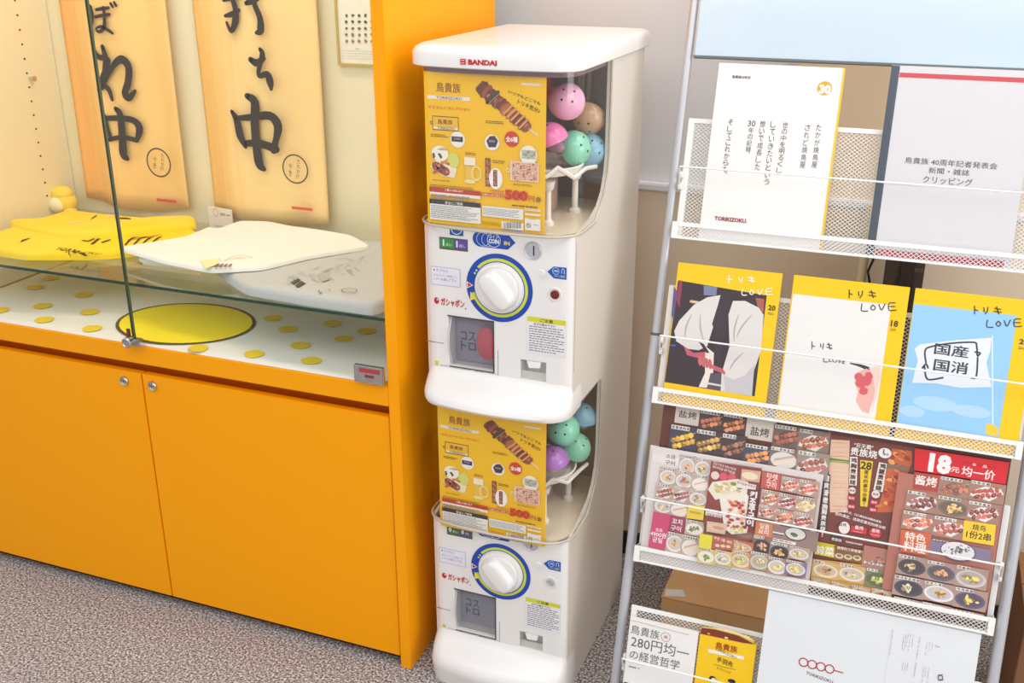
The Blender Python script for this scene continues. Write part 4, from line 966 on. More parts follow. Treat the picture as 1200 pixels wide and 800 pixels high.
P.text('TORIKIZOKU.', 40, 660, 242, 698, (150, 42, 62), .04)
P.view(800, 60, 4.615); P.text('鳥貴族30年史', 268, 134, 368, 146, DK, .03); P.ell(768, 200, 40, 38, (206, 170, 40), n=20); P.lay(); P.text('30', 740, 190, 800, 222, (238, 228, 226), .06)
P.build('lettering', bk)
fo = item('clear_folder', 'white page folder with dark spine strip and red band in the top tray', 'folder', -.066, .170, .9925, 1.327, .006, .016, mat('cool_white_card', (226, 225, 232), .3, coat=.4), part='pages')
MB().box((-.0665, .005, .9925), (-.0525, .0172, 1.3265), K).build('spine_strip', mat('slate_spine', (74, 82, 94), .4), fo, bevel=.0008)
P = PR(.016)
P.lrect(-.0515, 1.307, .170, 1.315, (214, 74, 88)); P.lay(); P.lrect(-.0515, .9935, .160, 1.006, (190, 56, 84)); P.view(980, 0, 2.667)
P.text('鳥貴族 40周年記者発表会', 216, 490, 502, 530, DK, .0); P.text('新聞・雑誌', 290, 522, 415, 550, DK, .0); P.text('クリッピング', 272, 553, 425, 578, DK, .0); P.line([(140, 574), (575, 597)], 1.6, (200, 198, 208))
P.build('lettering', fo)
MB().box((-.056, .0165, .9925), (.172, .0172, 1.327), K).build('plastic_sleeve', plastic_clear, fo)
# --- tray 2: three yellow magazines
ymag = mat('yellow_cover', (244, 198, 10), .32, coat=.15)
def mag(label, x0, x1, s1=.9435): return item('magazine', label, 'magazine', x0, x1, .6735, s1, .016, .0205, ymag, 'yellow magazines in the second tray', 'cover')
HW = (246, 244, 236)
def title(P, view, pts, c):
    P.view(*view)
    for st in pts: P.stroke(st, 4.2, c)
m1 = mag('yellow magazine number 20 showing a person in a white robe', -.401, -.206)
P = PR(.0205).view(750, 290, 3.81); P.poly([(170, 146), (566, 214), (512, 664), (110, 600)], (62, 50, 56)); P.lay()
P.poly([(176, 146), (190, 148), (176, 270), (160, 230)], (150, 60, 84)); P.poly([(284, 168), (345, 176), (340, 215), (285, 212)], (120, 130, 160)); P.poly([(516, 224), (555, 230), (552, 290), (530, 285)], (170, 96, 80)); P.line([(228, 240), (262, 246)], 12, (220, 190, 160)); P.rect(132, 430, 160, 442, (70, 100, 170)); P.poly([(152, 170), (166, 200), (150, 330), (140, 300)], (96, 84, 130)); P.poly([(195, 440), (240, 470), (300, 465), (290, 500), (210, 480)], (196, 96, 110))
RB = (220, 214, 210); RS = (176, 172, 176)
P.lay(); P.poly([(300, 222), (360, 212), (362, 240), (300, 440), (262, 458), (215, 452), (162, 418), (153, 372), (176, 325), (240, 256)], RB)
P.poly([(415, 238), (470, 238), (530, 268), (552, 300), (540, 460), (505, 560), (500, 664), (360, 640), (365, 560), (400, 440), (395, 300)], RB)
P.poly([(292, 440), (330, 470), (325, 600), (300, 626), (262, 622), (290, 560)], (232, 220, 210))
P.lay(); P.poly([(360, 210), (398, 200), (404, 250), (372, 420), (362, 500), (330, 496), (340, 400), (322, 340), (350, 250)], (64, 54, 60)); P.poly([(262, 420), (285, 430), (310, 470), (296, 470)], (60, 50, 56)); P.poly([(315, 560), (365, 560), (360, 640), (298, 628)], (90, 82, 92)); P.poly([(300, 600), (362, 612), (362, 620), (300, 610)], (214, 206, 206))
for a, b, c, d in ((270, 300, 286, 420), (440, 300, 420, 420), (500, 300, 430, 400), (460, 470, 400, 545), (230, 300, 200, 400)): P.stroke([(a, b, 3), ((a+c)/2-8, (b+d)/2, 8), (c, d, 3)], 6, RS)
for k in range(4): P.ell(268+k*15, 505+k*5, 9, 24, (206, 108, 112), rot=.2, n=10)
for k in range(4): P.ell(328+k*13, 535+k*5, 8, 20, (200, 104, 110), rot=.9, n=10)
[P.stroke([(262+k*15, 486+k*4, 1.5), (272+k*15, 526+k*4, 2)], 2, (150, 62, 74)) for k in (1, 2, 3)]; [P.stroke([(322+k*13, 522+k*5, 1.5), (338+k*13, 552+k*5, 2)], 2, (150, 62, 74)) for k in (1, 2, 3)]
P.poly([(374, 570), (420, 590), (470, 570), (512, 520), (505, 600), (500, 664), (380, 640)], (196, 192, 196))
P.k += 1; title(P, (750, 290, 3.81), [[(398, 124), (396, 158)], [(388, 140), (410, 142)], [(440, 134), (446, 150)], [(458, 132), (452, 156)], [(482, 134), (508, 138)], [(484, 146), (512, 150)], [(495, 128), (502, 156)], [(458, 184), (456, 210), (476, 212)], [(500, 188), (490, 200), (498, 210), (508, 200), (500, 188)], [(526, 190), (534, 210), (546, 186)], [(590, 182), (566, 184), (564, 208), (592, 208)], [(566, 196), (586, 196)]], HW)
P.text('20', 574, 258, 604, 280, (90, 66, 20), .03); P.fine(572, 288, 598, 302, 2, (120, 90, 20)); P.build('printed_face', m1, ink_gloss)
def hand_title(P, ox, oy, c=(60, 50, 40)):
    V = (970, 290, 3.335)
    q = [[(84, 165), (84, 196)], [(84, 178), (96, 184)], [(120, 172), (122, 188)], [(136, 170), (134, 184), (126, 196)], [(162, 174), (186, 178)], [(160, 186), (188, 190)], [(170, 168), (178, 196)], [(134, 220), (132, 246), (156, 248)], [(176, 224), (168, 236), (178, 244), (186, 234), (176, 224)], [(200, 222), (210, 244), (224, 220)], [(264, 216), (240, 218), (240, 244), (268, 244)], [(241, 230), (262, 230)]]
    title(P, V, [[(x+ox, y+oy) for x, y in s_] for s_ in q], c)
m2 = mag('yellow magazine number 18 with a blank white cover and a pink hand', -.1855, .0155)
P = PR(.0205).view(970, 290, 3.335)
a = P.L(-190, 185); b = P.L(238, 222); c = P.L(178, 655); P.lrect(-.1830, .6995, c[0]+.004, b[1]-.0005, (232, 229, 226)); P.lay()
P.stroke([(88, 452, 5), (130, 462, 12), (158, 474, 18)], 12, (60, 60, 64)); P.poly([(108, 492), (150, 472), (178, 486), (205, 500), (190, 560), (172, 610), (160, 648), (134, 640), (110, 600), (118, 560), (104, 530)], (232, 178, 166)); P.lay()
for x, y, rr in ((120, 505, 18), (128, 530, 22), (150, 520, 24), (162, 500, 18), (140, 560, 18)): P.ell(x, y, rr, rr*.9, (214, 96, 104), n=10, jit=.1)
P.poly([(160, 470), (206, 462), (196, 560), (172, 640), (184, 560), (176, 500)], (238, 206, 196))
P.k += 1; hand_title(P, 0, 0); V = (750, 290, 3.81)
title(P, V, [[(768, 420), (768, 452)], [(768, 436), (780, 442)], [(806, 430), (808, 444)], [(820, 428), (816, 452)], [(836, 432), (856, 436)], [(834, 444), (858, 450)], [(842, 426), (850, 454)], [(822, 488), (820, 508), (838, 510)]], (70, 66, 66))
P.view(970, 290, 3.335); P.word('LOVE', 4, 446, 18, (70, 66, 66), wd=64)
P.text('18', 248, 286, 274, 308, (90, 66, 20), .03); P.fine(246, 314, 270, 328, 2, (120, 90, 20)); P.build('printed_face', m2, ink_gloss)
m3 = mag('yellow magazine with a blue sky cover and a white flag', .0245, .2245)
P = PR(.0205).view(970, 290, 3.335); c = P.L(330, 243); d = P.L(740, 285); e = P.L(665, 740)
P.lrect(.0255, .699, d[0]-.001, .9155, (150, 200, 240)); P.lay()
for x, y, rx, ry in ((420, 610, 90, 30), (560, 640, 80, 26), (330, 640, 50, 24)): P.ell(x, y, rx, ry, (176, 212, 240), n=20)
P.poly([(340, 395), (360, 378), (500, 362), (640, 352), (636, 400), (620, 450), (640, 545), (520, 548), (420, 530), (330, 528), (352, 440)], (226, 230, 238)); P.line([(643, 345), (645, 690)], 5, (226, 232, 240)); P.poly([(618, 690), (640, 688), (666, 704), (660, 738), (618, 730)], (244, 200, 60)); P.lay()
BKc = (60, 60, 66)
P.ctext('国産', 484, 402, 134, 48, BKc, .02); P.ctext('国消', 481, 465, 134, 50, BKc, .02)
for st in ([(384, 450), (380, 405), (400, 388), (480, 374), (570, 370), (582, 385), (584, 420)], [(576, 408), (596, 412), (586, 424)], [(586, 430), (580, 505), (560, 508)], [(378, 465), (384, 505), (400, 516), (450, 508)], [(370, 470), (384, 455), (392, 470)]): P.stroke(st, 7, BKc)
P.k += 1; hand_title(P, 490, 63); hand_title(P, 490, 63); P.view(970, 290, 3.335); P.text('21', 750, 356, 778, 380, (90, 66, 20), .03); P.fine(746, 386, 772, 400, 2, (120, 90, 20)); P.build('printed_face', m3, ink_gloss)
# --- tray 3: menus
mm = mat('laminated_brown_menu', (104, 60, 48), .3)
ma = item('menu_sheet', 'laminated dark menu of grilled skewer photos, half hidden behind the white menu', 'menu', -.398, -.0885, .3575, .6695, .012, .0135, mm, 'menus in the third tray')
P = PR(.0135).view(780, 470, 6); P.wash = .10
P.rect(75, 30, 240, 178, (206, 192, 178)); P.rect(562, 112, 762, 290, (208, 196, 182)); P.lay(); P.text('盐烤', 96, 62, 216, 130, DK, .05); P.text('盐烤', 600, 182, 726, 248, DK, .05)
OR = (226, 150, 60)
for k, (x0, y0, x1, y1, kd, bg, pl_, fd) in enumerate(((243, 60, 403, 200, 'skewer', (70, 50, 50), None, (190, 100, 60)), (405, 80, 560, 228, 'skewer', (64, 46, 44), None, (196, 106, 56)), (765, 160, 938, 318, 'skewer', (110, 84, 74), (90, 70, 66), (150, 74, 56)), (940, 190, 1146, 352, 'skewer', (130, 110, 100), (226, 218, 210), (190, 90, 66)),
    (38, 160, 215, 345, 'skewer', (62, 56, 74), None, (232, 176, 40)), (218, 192, 398, 372, 'skewer', (66, 50, 52), None, (236, 180, 84)), (400, 222, 558, 400, 'skewer', (66, 50, 52), None, (140, 84, 70)), (560, 292, 738, 450, 'skewer', (70, 66, 90), None, (214, 130, 60)), (740, 312, 928, 470, 'bar', (120, 96, 86), (220, 214, 208), (206, 180, 160)), (930, 340, 1140, 520, 'skewer', (150, 130, 122), (222, 216, 214), (140, 70, 62)))):
    cell(P, x0, y0, x1, y1, kd, bg, pl_, fd, seed=k)
P.build('printed_face', ma, ink_gloss)
mb_ = item('menu_sheet', 'laminated red and brown menu with a large white 18 on a red band', 'menu', -.0860, .2190, .3575, .6695, .012, .0136, mm, 'menus in the third tray')
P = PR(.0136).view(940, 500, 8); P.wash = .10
P.lrect(-.085, .372, .216, .660, (112, 52, 44)); P.lay()
# chicken breast skewer, leek, thigh skewer
P.poly([(272, 118), (446, 128), (428, 800), (262, 800), (250, 380)], (226, 186, 156)); P.poly([(845, 205), (1028, 225), (1030, 340), (960, 500), (900, 640), (870, 800), (700, 800), (760, 600), (790, 400)], (196, 88, 50)); P.lay()
P.rect(262, 288, 442, 352, (108, 150, 66)); P.line([(255, 300), (440, 318)], 10, (70, 116, 50)); P.line([(255, 325), (440, 345)], 8, (150, 190, 90)); rs = random.Random(9)
for k in range(16): y = 150+k*42; P.stroke([(275, y, 3), (350, y+rs.uniform(-8, 8), 7), (425, y+6, 3)], 6, rs.choice([(214, 160, 130), (200, 130, 96), (236, 206, 180)]))
for k in range(40):
    t = rs.random(); P.ell(930-160*t+rs.uniform(-70, 70), 230+520*t+rs.uniform(-20, 20), rs.uniform(16, 40), rs.uniform(10, 24), rs.choice([(220, 120, 60), (180, 60, 40), (236, 160, 90), (150, 50, 36)]), rot=rs.uniform(-.6, .6), n=9, jit=.15)
P.rect(800, 345, 1000, 385, (120, 100, 80)); P.lay()
P.text('"巨无霸"', 490, 165, 665, 200, (240, 232, 226), .03); P.text('贵族烧', 458, 205, 700, 282, (250, 246, 240), .07); P.ell(776, 245, 62, 52, (238, 236, 236), n=28); P.lay(); P.text('1', 752, 205, 778, 250, (50, 46, 48), .06); P.text('串份', 762, 232, 810, 282, (60, 54, 56), .03)
P.poly([(450, 278), (520, 282), (512, 550), (440, 545)], (238, 228, 220)); P.poly([(545, 308), (665, 322), (612, 748), (545, 742)], (238, 196, 40)); P.poly([(722, 330), (795, 345), (755, 610), (668, 590)], (238, 228, 220)); P.lay()
P.vtext('鸡胸贵族烧', 487, 290, 472, 548, 54, (70, 40, 36), .04); P.text('28', 552, 335, 650, 390, (60, 44, 30), .03); P.vtext('厘米的豪华份量！', 604, 405, 580, 745, 40, (80, 56, 24), .02); P.vtext('鸡腿贵族烧', 762, 345, 710, 600, 54, (70, 40, 36), .04)
for x, y, r_ in ((470, 595, 34), (690, 630, 40)): P.ell(x, y, r_, r_, (232, 212, 204), n=20)
for x, y in ((462, 665), (462, 745), (675, 705), (665, 775)): P.rect(x-32, y-28, x+32, y+28, (204, 40, 54))
P.lay(); 
for x, y in ((470, 595), (690, 630)): P.text('盐烤', x-24, y-14, x+24, y+14, (90, 60, 56), .02)
for x, y in ((462, 665), (462, 745), (675, 705), (665, 775)): P.text('酱烤', x-24, y-14, x+24, y+14, (244, 220, 220), .02)
P.poly([(205, 440), (268, 448), (240, 800), (180, 800)], (60, 48, 46)); P.poly([(945, 480), (1010, 490), (940, 800), (875, 800)], (60, 48, 46)); P.lay(); P.vtext('清爽滑嫩的', 236, 452, 212, 790, 46, (230, 226, 222), .04); P.vtext('鲜嫩多汁的鸡', 978, 492, 905, 800, 50, (230, 226, 222), .04)
P.view(940, 590, 6.667)
P.poly([(152, 70), (200, 72), (185, 225), (130, 210)], (60, 48, 46)); P.poly([(752, 60), (800, 66), (740, 280), (695, 270)], (60, 48, 46)); P.lay(); P.vtext('鸡胸贵族烧！', 178, 0, 156, 262, 40, (230, 226, 222), .04); P.vtext('鸡腿贵族烧！', 770, 40, 714, 290, 44, (230, 226, 222), .04)
P.text('份量十足，口口满足的鸡胸肉串烧', 300, 62, 620, 128, (240, 230, 226), .04, rot=-.12); P.text('您的满足，选择您喜欢的烤法吧', 255, 95, 655, 165, (240, 230, 226), .04, rot=-.12)
P.ell(330, 185, 44, 52, (236, 226, 216)); P.rect(385, 165, 500, 240, (206, 44, 56)); P.ell(572, 225, 50, 44, (206, 44, 56)); P.lay(); P.text('盐烤', 292, 148, 345, 172, DK, .02); P.text('酱烤', 415, 172, 478, 198, (244, 226, 226), .03); P.text('香烤', 545, 196, 604, 222, (244, 226, 226), .03); P.fine(400, 205, 490, 232, 2, (240, 190, 190)); P.fine(540, 230, 605, 255, 2, (240, 190, 190))
P.rect(225, 248, 315, 300, (60, 46, 44)); P.lay(); P.text('贵族烧', 232, 262, 308, 294, (230, 226, 222), .03); P.text('鸡翅根盐烤或酱烤', 340, 285, 470, 325, (236, 220, 210), .02)
P.rect(110, 290, 252, 420, (206, 190, 24)); P.poly([(252, 320), (478, 360), (472, 465), (250, 430)], (124, 84, 44)); P.poly([(80, 425), (720, 500), (700, 740), (60, 640)], (196, 148, 44)); P.lay(); P.text('前菜', 108, 325, 246, 400, (248, 246, 236), .06); P.text('推荐的三种套餐！', 275, 340, 470, 372, (240, 232, 220), .04)
for k in range(3): P.ell(290+k*70, 405+k*8, 34, 22, (220, 200, 170)); P.ell(290+k*70, 402+k*8, 20, 12, (130, 110, 60))
cell(P, 485, 322, 735, 520, 'bowl', (176, 116, 100), None, (206, 120, 120), False, 3); P.lay(); P.rect(486, 440, 690, 500, (238, 234, 226)); P.lay(); P.text('凉拌葱花鸡胗', 495, 446, 682, 494, DK, .02)
cell(P, 90, 432, 285, 575, 'bowl', (206, 168, 110), (232, 214, 180), (150, 110, 70), True, 4); cell(P, 292, 458, 492, 605, 'bowl', (206, 166, 110), (232, 216, 190), (196, 180, 140), True, 5); cell(P, 500, 492, 700, 650, 'green', (116, 120, 84), (90, 96, 66), (190, 206, 110), True, 6)
cell(P, 75, 570, 215, 660, 'bowl', (200, 160, 120), (226, 208, 180), None, True, 7); cell(P, 232, 598, 370, 690, 'bowl', (200, 160, 120), (226, 208, 180), None, True, 8); cell(P, 388, 625, 530, 720, 'bowl', (200, 160, 120), (226, 208, 180), None, True, 9); cell(P, 545, 650, 695, 740, 'bowl', (200, 160, 120), (226, 208, 180), None, True, 10)
# red band and right-hand page
P.view(1050, 520, 6.667)
P.poly([(148, 28), (885, 140), (850, 310), (140, 200)], (212, 20, 30)); P.lrect(.0405, .395, .217, .613, (176, 106, 90)); P.lay()
P.text('18', 262, 92, 425, 208, (248, 240, 236), .06); P.text('元', 432, 172, 490, 222, (248, 240, 236), .05); P.text('均一价', 516, 186, 768, 262, (248, 240, 236), .05); P.rect(525, 130, 778, 190, (196, 16, 26)); P.lay(); P.text('全', 595, 142, 625, 166, (244, 226, 222), .03); P.text('品', 678, 158, 708, 184, (244, 226, 222), .03)
P.poly([(142, 212), (345, 240), (330, 372), (130, 345)], (170, 62, 50)); P.lay(); P.text('酱烤', 155, 248, 315, 320, (246, 238, 230), .06)
WB = (160, 120, 104); PW = (232, 226, 222)
for k, (x0, y0, x1, y1, kd, pl_, fd) in enumerate(((345, 245, 578, 405, 'skewer', (120, 100, 96), (176, 92, 70)), (582, 275, 840, 445, 'skewer', PW, (184, 60, 50)), (85, 352, 330, 520, 'skewer', PW, (124, 56, 76)), (325, 392, 570, 560, 'bowl', (120, 104, 92), (224, 180, 96)), (562, 432, 800, 605, 'skewer', PW, (170, 72, 72)), (55, 508, 300, 670, 'skewer', PW, (206, 92, 70)), (295, 548, 535, 720, 'skewer', PW, (170, 70, 66)))):
    cell(P, x0, y0, x1, y1, kd, WB, pl_, fd, seed=20+k)
P.lay(); P.poly([(530, 585), (778, 622), (760, 782), (516, 742)], (244, 200, 36)); P.poly([(40, 655), (280, 690), (265, 800), (25, 800)], (208, 92, 56)); P.lay(); P.text('烧鸟', 598, 620, 696, 668, (60, 50, 30), .03); P.text('1份2串', 550, 672, 735, 740, (50, 42, 26), .05); P.text('特色', 75, 682, 228, 758, (246, 236, 228), .06)
P.view(1040, 620, 6.667); P.poly([(110, 100), (325, 130), (318, 195), (100, 160)], (208, 92, 56)); P.lay(); P.text('料理', 130, 92, 295, 165, (246, 236, 228), .06)
P.rect(335, 62, 800, 250, (128, 112, 140)); P.lay(); P.ell(548, 160, 142, 84, (70, 62, 72), n=28); P.ell(548, 158, 134, 77, (226, 222, 222), n=28); P.lay()
for k in range(40): P.ell(555+rs.gauss(0, 34), 150+rs.gauss(0, 16), 12, 5, rs.choice([(70, 70, 80), (110, 110, 118), (160, 160, 160), (50, 46, 54)]), rot=rs.uniform(0, 3), n=6)
P.rect(358, 62, 470, 92, PW); P.lay(); P.text('凉拌海带', 364, 66, 464, 90, DK, .02)
for k, (x0, y0, x1, y1, kd, pl_, fd) in enumerate(((85, 178, 300, 345, 'bowl', (80, 74, 76), (222, 170, 136)), (308, 225, 528, 392, 'bowl', (100, 96, 106), (216, 140, 100)), (535, 262, 770, 440, 'bowl', (206, 196, 190), (232, 200, 96)), (55, 338, 280, 510, 'bowl', (74, 72, 84), (232, 214, 180)), (285, 382, 520, 552, 'bowl', (230, 226, 230), (226, 160, 96)), (525, 430, 765, 605, 'bowl', (96, 84, 110), (236, 196, 90)), (50, 505, 265, 590, 'bar', (190, 190, 214), None), (270, 545, 490, 640, 'bowl', (214, 208, 206), (190, 80, 60)), (490, 595, 740, 700, 'bowl', (110, 98, 100), (234, 200, 70)))):
    cell(P, x0, y0, x1, y1, kd, (170, 140, 130), pl_, fd, seed=40+k)
P.build('printed_face', mb_, ink_gloss)
kr = item('menu_sheet', 'white bordered menu of many small dishes with Hangul text, in front of the dark menus', 'menu', -.4085, -.0865, .3575, .5855, .022, .0235, mat('white_laminate', (236, 228, 228), .25), 'menus in the third tray')
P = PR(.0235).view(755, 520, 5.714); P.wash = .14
WK = (188, 160, 146); PW = (232, 226, 220)
P.lrect(-.337+.0, .385, -.098, .574, (176, 120, 108)); P.lay(); P.rect(60, 60, 232, 150, (236, 228, 226)); P.lay(); P.text('소금', 148, 68, 207, 102, DK, .04); P.text('구이', 142, 106, 203, 146, DK, .04)
LB = ((238, 68, 338, 196), (342, 90, 448, 212), (108, 150, 216, 264), (216, 172, 326, 290), (322, 198, 432, 312), (86, 256, 204, 368), (202, 276, 312, 386), (308, 300, 420, 405), (74, 350, 186, 455), (182, 372, 294, 482), (282, 500, 398, 605), (154, 580, 264, 712), (258, 602, 370, 740))
for k, q in enumerate(LB): cell(P, *q, kind=('bowl', 'bowl', 'bowl', 'bowl', 'bar', 'skewer', 'skewer', 'bowl', 'bowl', 'bar', 'green', 'bowl', 'bar')[k], bg=WK, plate=PW, food=[(214, 150, 96), (226, 190, 120), (220, 160, 110), (160, 84, 60), (226, 200, 186), (130, 56, 50), (120, 50, 70), (214, 180, 120), (214, 190, 160), (226, 196, 130), (100, 130, 60), (206, 160, 90), (226, 190, 150)][k], seed=k)
P.lay(); P.poly([(300, 400), (410, 412), (398, 506), (286, 492)], (236, 204, 50)); P.poly([(66, 448), (180, 470), (142, 706), (30, 684)], (200, 56, 98)); P.poly([(180, 470), (284, 490), (264, 594), (162, 572)], (150, 50, 76)); P.lay()
P.text('꼬치', 192, 496, 256, 534, (246, 232, 236), .05); P.text('구이', 184, 540, 248, 580, (246, 232, 236), .05); P.text('4900원', 48, 580, 150, 622, (250, 236, 240), .05); P.text('균일', 62, 622, 124, 652, (250, 236, 240), .05); P.text('全品', 80, 562, 126, 578, (250, 220, 230), .02); P.fine(308, 440, 392, 470, 2, (120, 96, 30))
P.view(855, 540, 5.333)
P.view(755, 520, 5.714); P.poly([(452, 112), (790, 160), (740, 590), (400, 540)], (126, 52, 48)); P.lay()
P.text('모모 키조쿠 무네 키조쿠', 466, 124, 618, 168, (240, 214, 210), .04, rot=-.12); P.text('닭다리살 닭가슴살', 462, 146, 612, 190, (240, 214, 210), .03, rot=-.12)
for k, cc in enumerate(((226, 204, 196), (214, 70, 90), (214, 70, 90))): P.ell(478+k*56, 206+k*8, 28, 28, cc, n=20)
P.poly([(430, 300), (460, 250), (629, 230), (700, 250), (690, 330), (560, 345), (480, 370)], (232, 222, 204)); P.lay(); P.poly([(470, 262), (620, 240), (660, 262), (640, 312), (540, 330), (470, 320)], (226, 206, 166)); [P.ell(rs.uniform(480, 640), rs.uniform(262, 312), 20, 10, rs.choice([(236, 222, 190), (214, 186, 140), (244, 236, 214), (200, 170, 120)]), rot=-.2, n=8, jit=.15) for _ in range(22)]; P.lay(); P.ell(600, 262, 20, 12, (90, 140, 50)); P.ell(640, 290, 18, 10, (90, 140, 50)); P.lay()
P.poly([(505, 345), (690, 330), (730, 380), (690, 590), (590, 600), (540, 560)], (234, 226, 212)); P.lay()
for k in range(46): P.ell(rs.uniform(560, 690), rs.uniform(375, 560), 15, 11, rs.choice([(190, 60, 50), (214, 100, 70), (160, 44, 44), (236, 170, 130)]), n=7, jit=.2)
for k in range(14): P.ell(rs.uniform(590, 690), rs.uniform(555, 590), 12, 8, rs.choice([(214, 206, 110), (180, 190, 80), (236, 226, 180)]), n=7, jit=.2)
P.rect(418, 425, 520, 490, (232, 214, 208)); P.lay(); P.text('닭다리살', 424, 432, 514, 452, (120, 50, 48), .03); P.text('키조쿠 구이', 424, 462, 514, 484, (120, 50, 48), .03); P.poly([(425, 510), (560, 530), (545, 600), (420, 580)], (214, 180, 160)); P.ell(485, 555, 54, 22, (226, 190, 150)); P.ell(500, 556, 40, 12, (206, 140, 110))
P.view(855, 540, 5.333)
P.poly([(130, 165), (185, 175), (155, 410), (100, 400)], (90, 40, 40)); P.lay(); P.vtext('키조쿠구이', 155, 185, 128, 405, 40, (240, 232, 230), .06)
P.poly([(80, 45), (200, 60), (190, 130), (72, 115)], (206, 160, 130)); P.ell(130, 88, 52, 24, (232, 214, 180)); P.poly([(45, 118), (170, 145), (165, 175), (45, 160)], (232, 216, 210)); P.lay(); P.text('닭가슴살 키조쿠', 52, 126, 162, 160, (110, 44, 44), .03, rot=-.1)
P.poly([(208, 62), (325, 82), (312, 180), (198, 162)], (196, 72, 62)); P.lay(); P.text('타레', 238, 78, 300, 104, (246, 226, 220), .04); P.text('소스', 234, 106, 296, 132, (246, 226, 220), .04); P.text('구이', 232, 134, 292, 162, (246, 226, 220), .04)
for k, q in enumerate(((328, 90, 440, 185), (440, 108, 556, 208), (205, 170, 318, 272), (312, 192, 424, 292), (420, 210, 540, 312), (188, 262, 300, 350), (294, 290, 410, 380), (404, 306, 526, 408))): cell(P, *q, kind='skewer', bg=(176, 140, 126), plate=PW, food=[(206, 80, 60), (200, 70, 60), (206, 96, 60), (140, 44, 72), (226, 190, 110), (190, 96, 72), (206, 90, 56), (170, 60, 56)][k], seed=60+k)
P.lay(); P.poly([(170, 366), (320, 388), (262, 490), (160, 468)], (212, 116, 66)); P.rect(275, 385, 545, 560, (140, 112, 104)); P.lay(); P.text('일품', 194, 385, 252, 412, (248, 234, 224), .05); P.text('요리', 186, 418, 246, 444, (248, 234, 224), .05); P.ell(415, 448, 70, 44, (60, 52, 58), n=24); P.ell(415, 446, 64, 38, (222, 216, 210), n=24); P.lay(); P.ell(405, 450, 24, 14, (86, 96, 70), n=9, jit=.2); P.rect(275, 430, 345, 452, (236, 230, 226)); P.rect(270, 470, 420, 488, (236, 230, 226)); P.lay(); P.fine(280, 434, 340, 450, 1, DK); P.fine(276, 472, 416, 486, 1, DK)
for k, q in enumerate(((155, 450, 262, 570), (260, 492, 378, 600), (378, 515, 500, 605), (-20, 470, 150, 560), (-120, 540, 20, 640), (20, 545, 135, 650), (138, 548, 250, 660), (248, 580, 362, 690), (358, 600, 480, 700))): cell(P, *q, kind='bowl', bg=[(130, 96, 80), (150, 120, 110), (180, 150, 130), (190, 96, 56), (206, 170, 90), (216, 150, 80), (170, 130, 110), (160, 120, 100), (120, 96, 130)][k], plate=[(60, 54, 64), (60, 50, 60), (226, 214, 206), (214, 190, 160), (236, 228, 200), (232, 214, 170), (206, 196, 170), (232, 226, 214), (220, 212, 200)][k], food=[(220, 150, 110), (200, 150, 80), (232, 196, 120), (220, 170, 110), (214, 206, 150), (190, 196, 90), (206, 200, 160), (232, 196, 110), (236, 200, 80)][k], seed=80+k)
P.view(755, 520, 5.714); P.lay(); cell(P, 372, 676, 480, 780, 'green', (214, 186, 100), (232, 226, 206), (96, 136, 50), True, 91); cell(P, 484, 690, 590, 790, 'bowl', (206, 186, 110), (232, 226, 206), (206, 196, 190), True, 92); P.lay(); P.poly([(385, 585), (468, 598), (458, 690), (374, 678)], (226, 212, 40)); P.poly([(468, 598), (610, 620), (600, 700), (460, 686)], (170, 84, 60)); P.lay(); P.text('추천 3종 세트', 476, 618, 600, 640, (246, 220, 210), .04, rot=-.1)
for k in range(3): P.ell(500+k*36, 664+k*4, 16, 11, (226, 200, 150)); 
P.build('printed_face', kr, ink_gloss)
MB().box((-.4085, .0236, .3585), (-.0865, .0240, .5855), K).build('clear_sleeve', plastic_clear, kr)
# --- tray 4
b1 = item('paperback_book', 'white paperback with large 280 price title in the lowest tray', 'book', -.4115, -.2765, .045, .2365, .012, .024, cardw, part='cover')
P = PR(.024).view(730, 700, 7.06); GR = (96, 92, 92)
P.line([(75, 190), (545, 308)], 2.5, GR); P.text('鳥貴族', 68, 240, 300, 332, GR, -.012); P.ring(354, 326, 36, 40, (190, 90, 100), asp=1); P.text('280円均一', 68, 362, 548, 462, GR, -.012); P.text('の経営哲学', 56, 470, 470, 556, GR, .0); P.fine(50, 552, 165, 580, 1, (150, 146, 146)); P.line([(52, 535), (180, 562)], 1.6, (170, 166, 166)); P.text('鳥', 338, 308, 370, 344, (190, 90, 100), 0)
P.rect(10, 695, 44, 740, (60, 56, 58)); P.build('lettering', b1)
b2 = item('recipe_booklet', 'yellow booklet with dark red curved band beside the white paperback', 'booklet', -.2735, -.1655, .045, .2370, .010, .020, ymag, part='cover')
P = PR(.020).view(730, 700, 7.06)
P.poly([(668, 240), (760, 248), (960, 290), (1085, 352), (1085, 384), (640, 298), (655, 250)], (214, 186, 50)); P.lay(); P.poly([(655, 250), (760, 262), (960, 316), (1085, 382), (1000, 376), (640, 298)], (124, 44, 26)); P.poly([(700, 244), (860, 262), (1040, 320), (1085, 362), (960, 308), (820, 270)], (240, 214, 160)); P.lay()
P.ell(858, 332, 18, 9, (240, 214, 160), n=9, jit=.3); P.ell(710, 298, 12, 7, (230, 180, 60)); P.text('鳥貴族', 768, 376, 945, 448, (170, 60, 20), .03); P.poly([(702, 422), (1002, 486), (1000, 514), (704, 452)], (240, 232, 220)); P.lay(); P.text('TORIKIZOKU', 762, 438, 945, 482, (120, 104, 80), .02, rot=-.2); P.line([(706, 380), (704, 424)], 2, (240, 214, 120)); P.line([(1016, 430), (1010, 490)], 2, (240, 214, 120))
P.text('手羽先', 778, 500, 910, 562, (80, 56, 20), .03, rot=-.15); P.line([(752, 552), (930, 596)], 4, (130, 96, 30)); P.text('とりレシピ', 778, 582, 895, 620, (110, 80, 20), .01, rot=-.15)
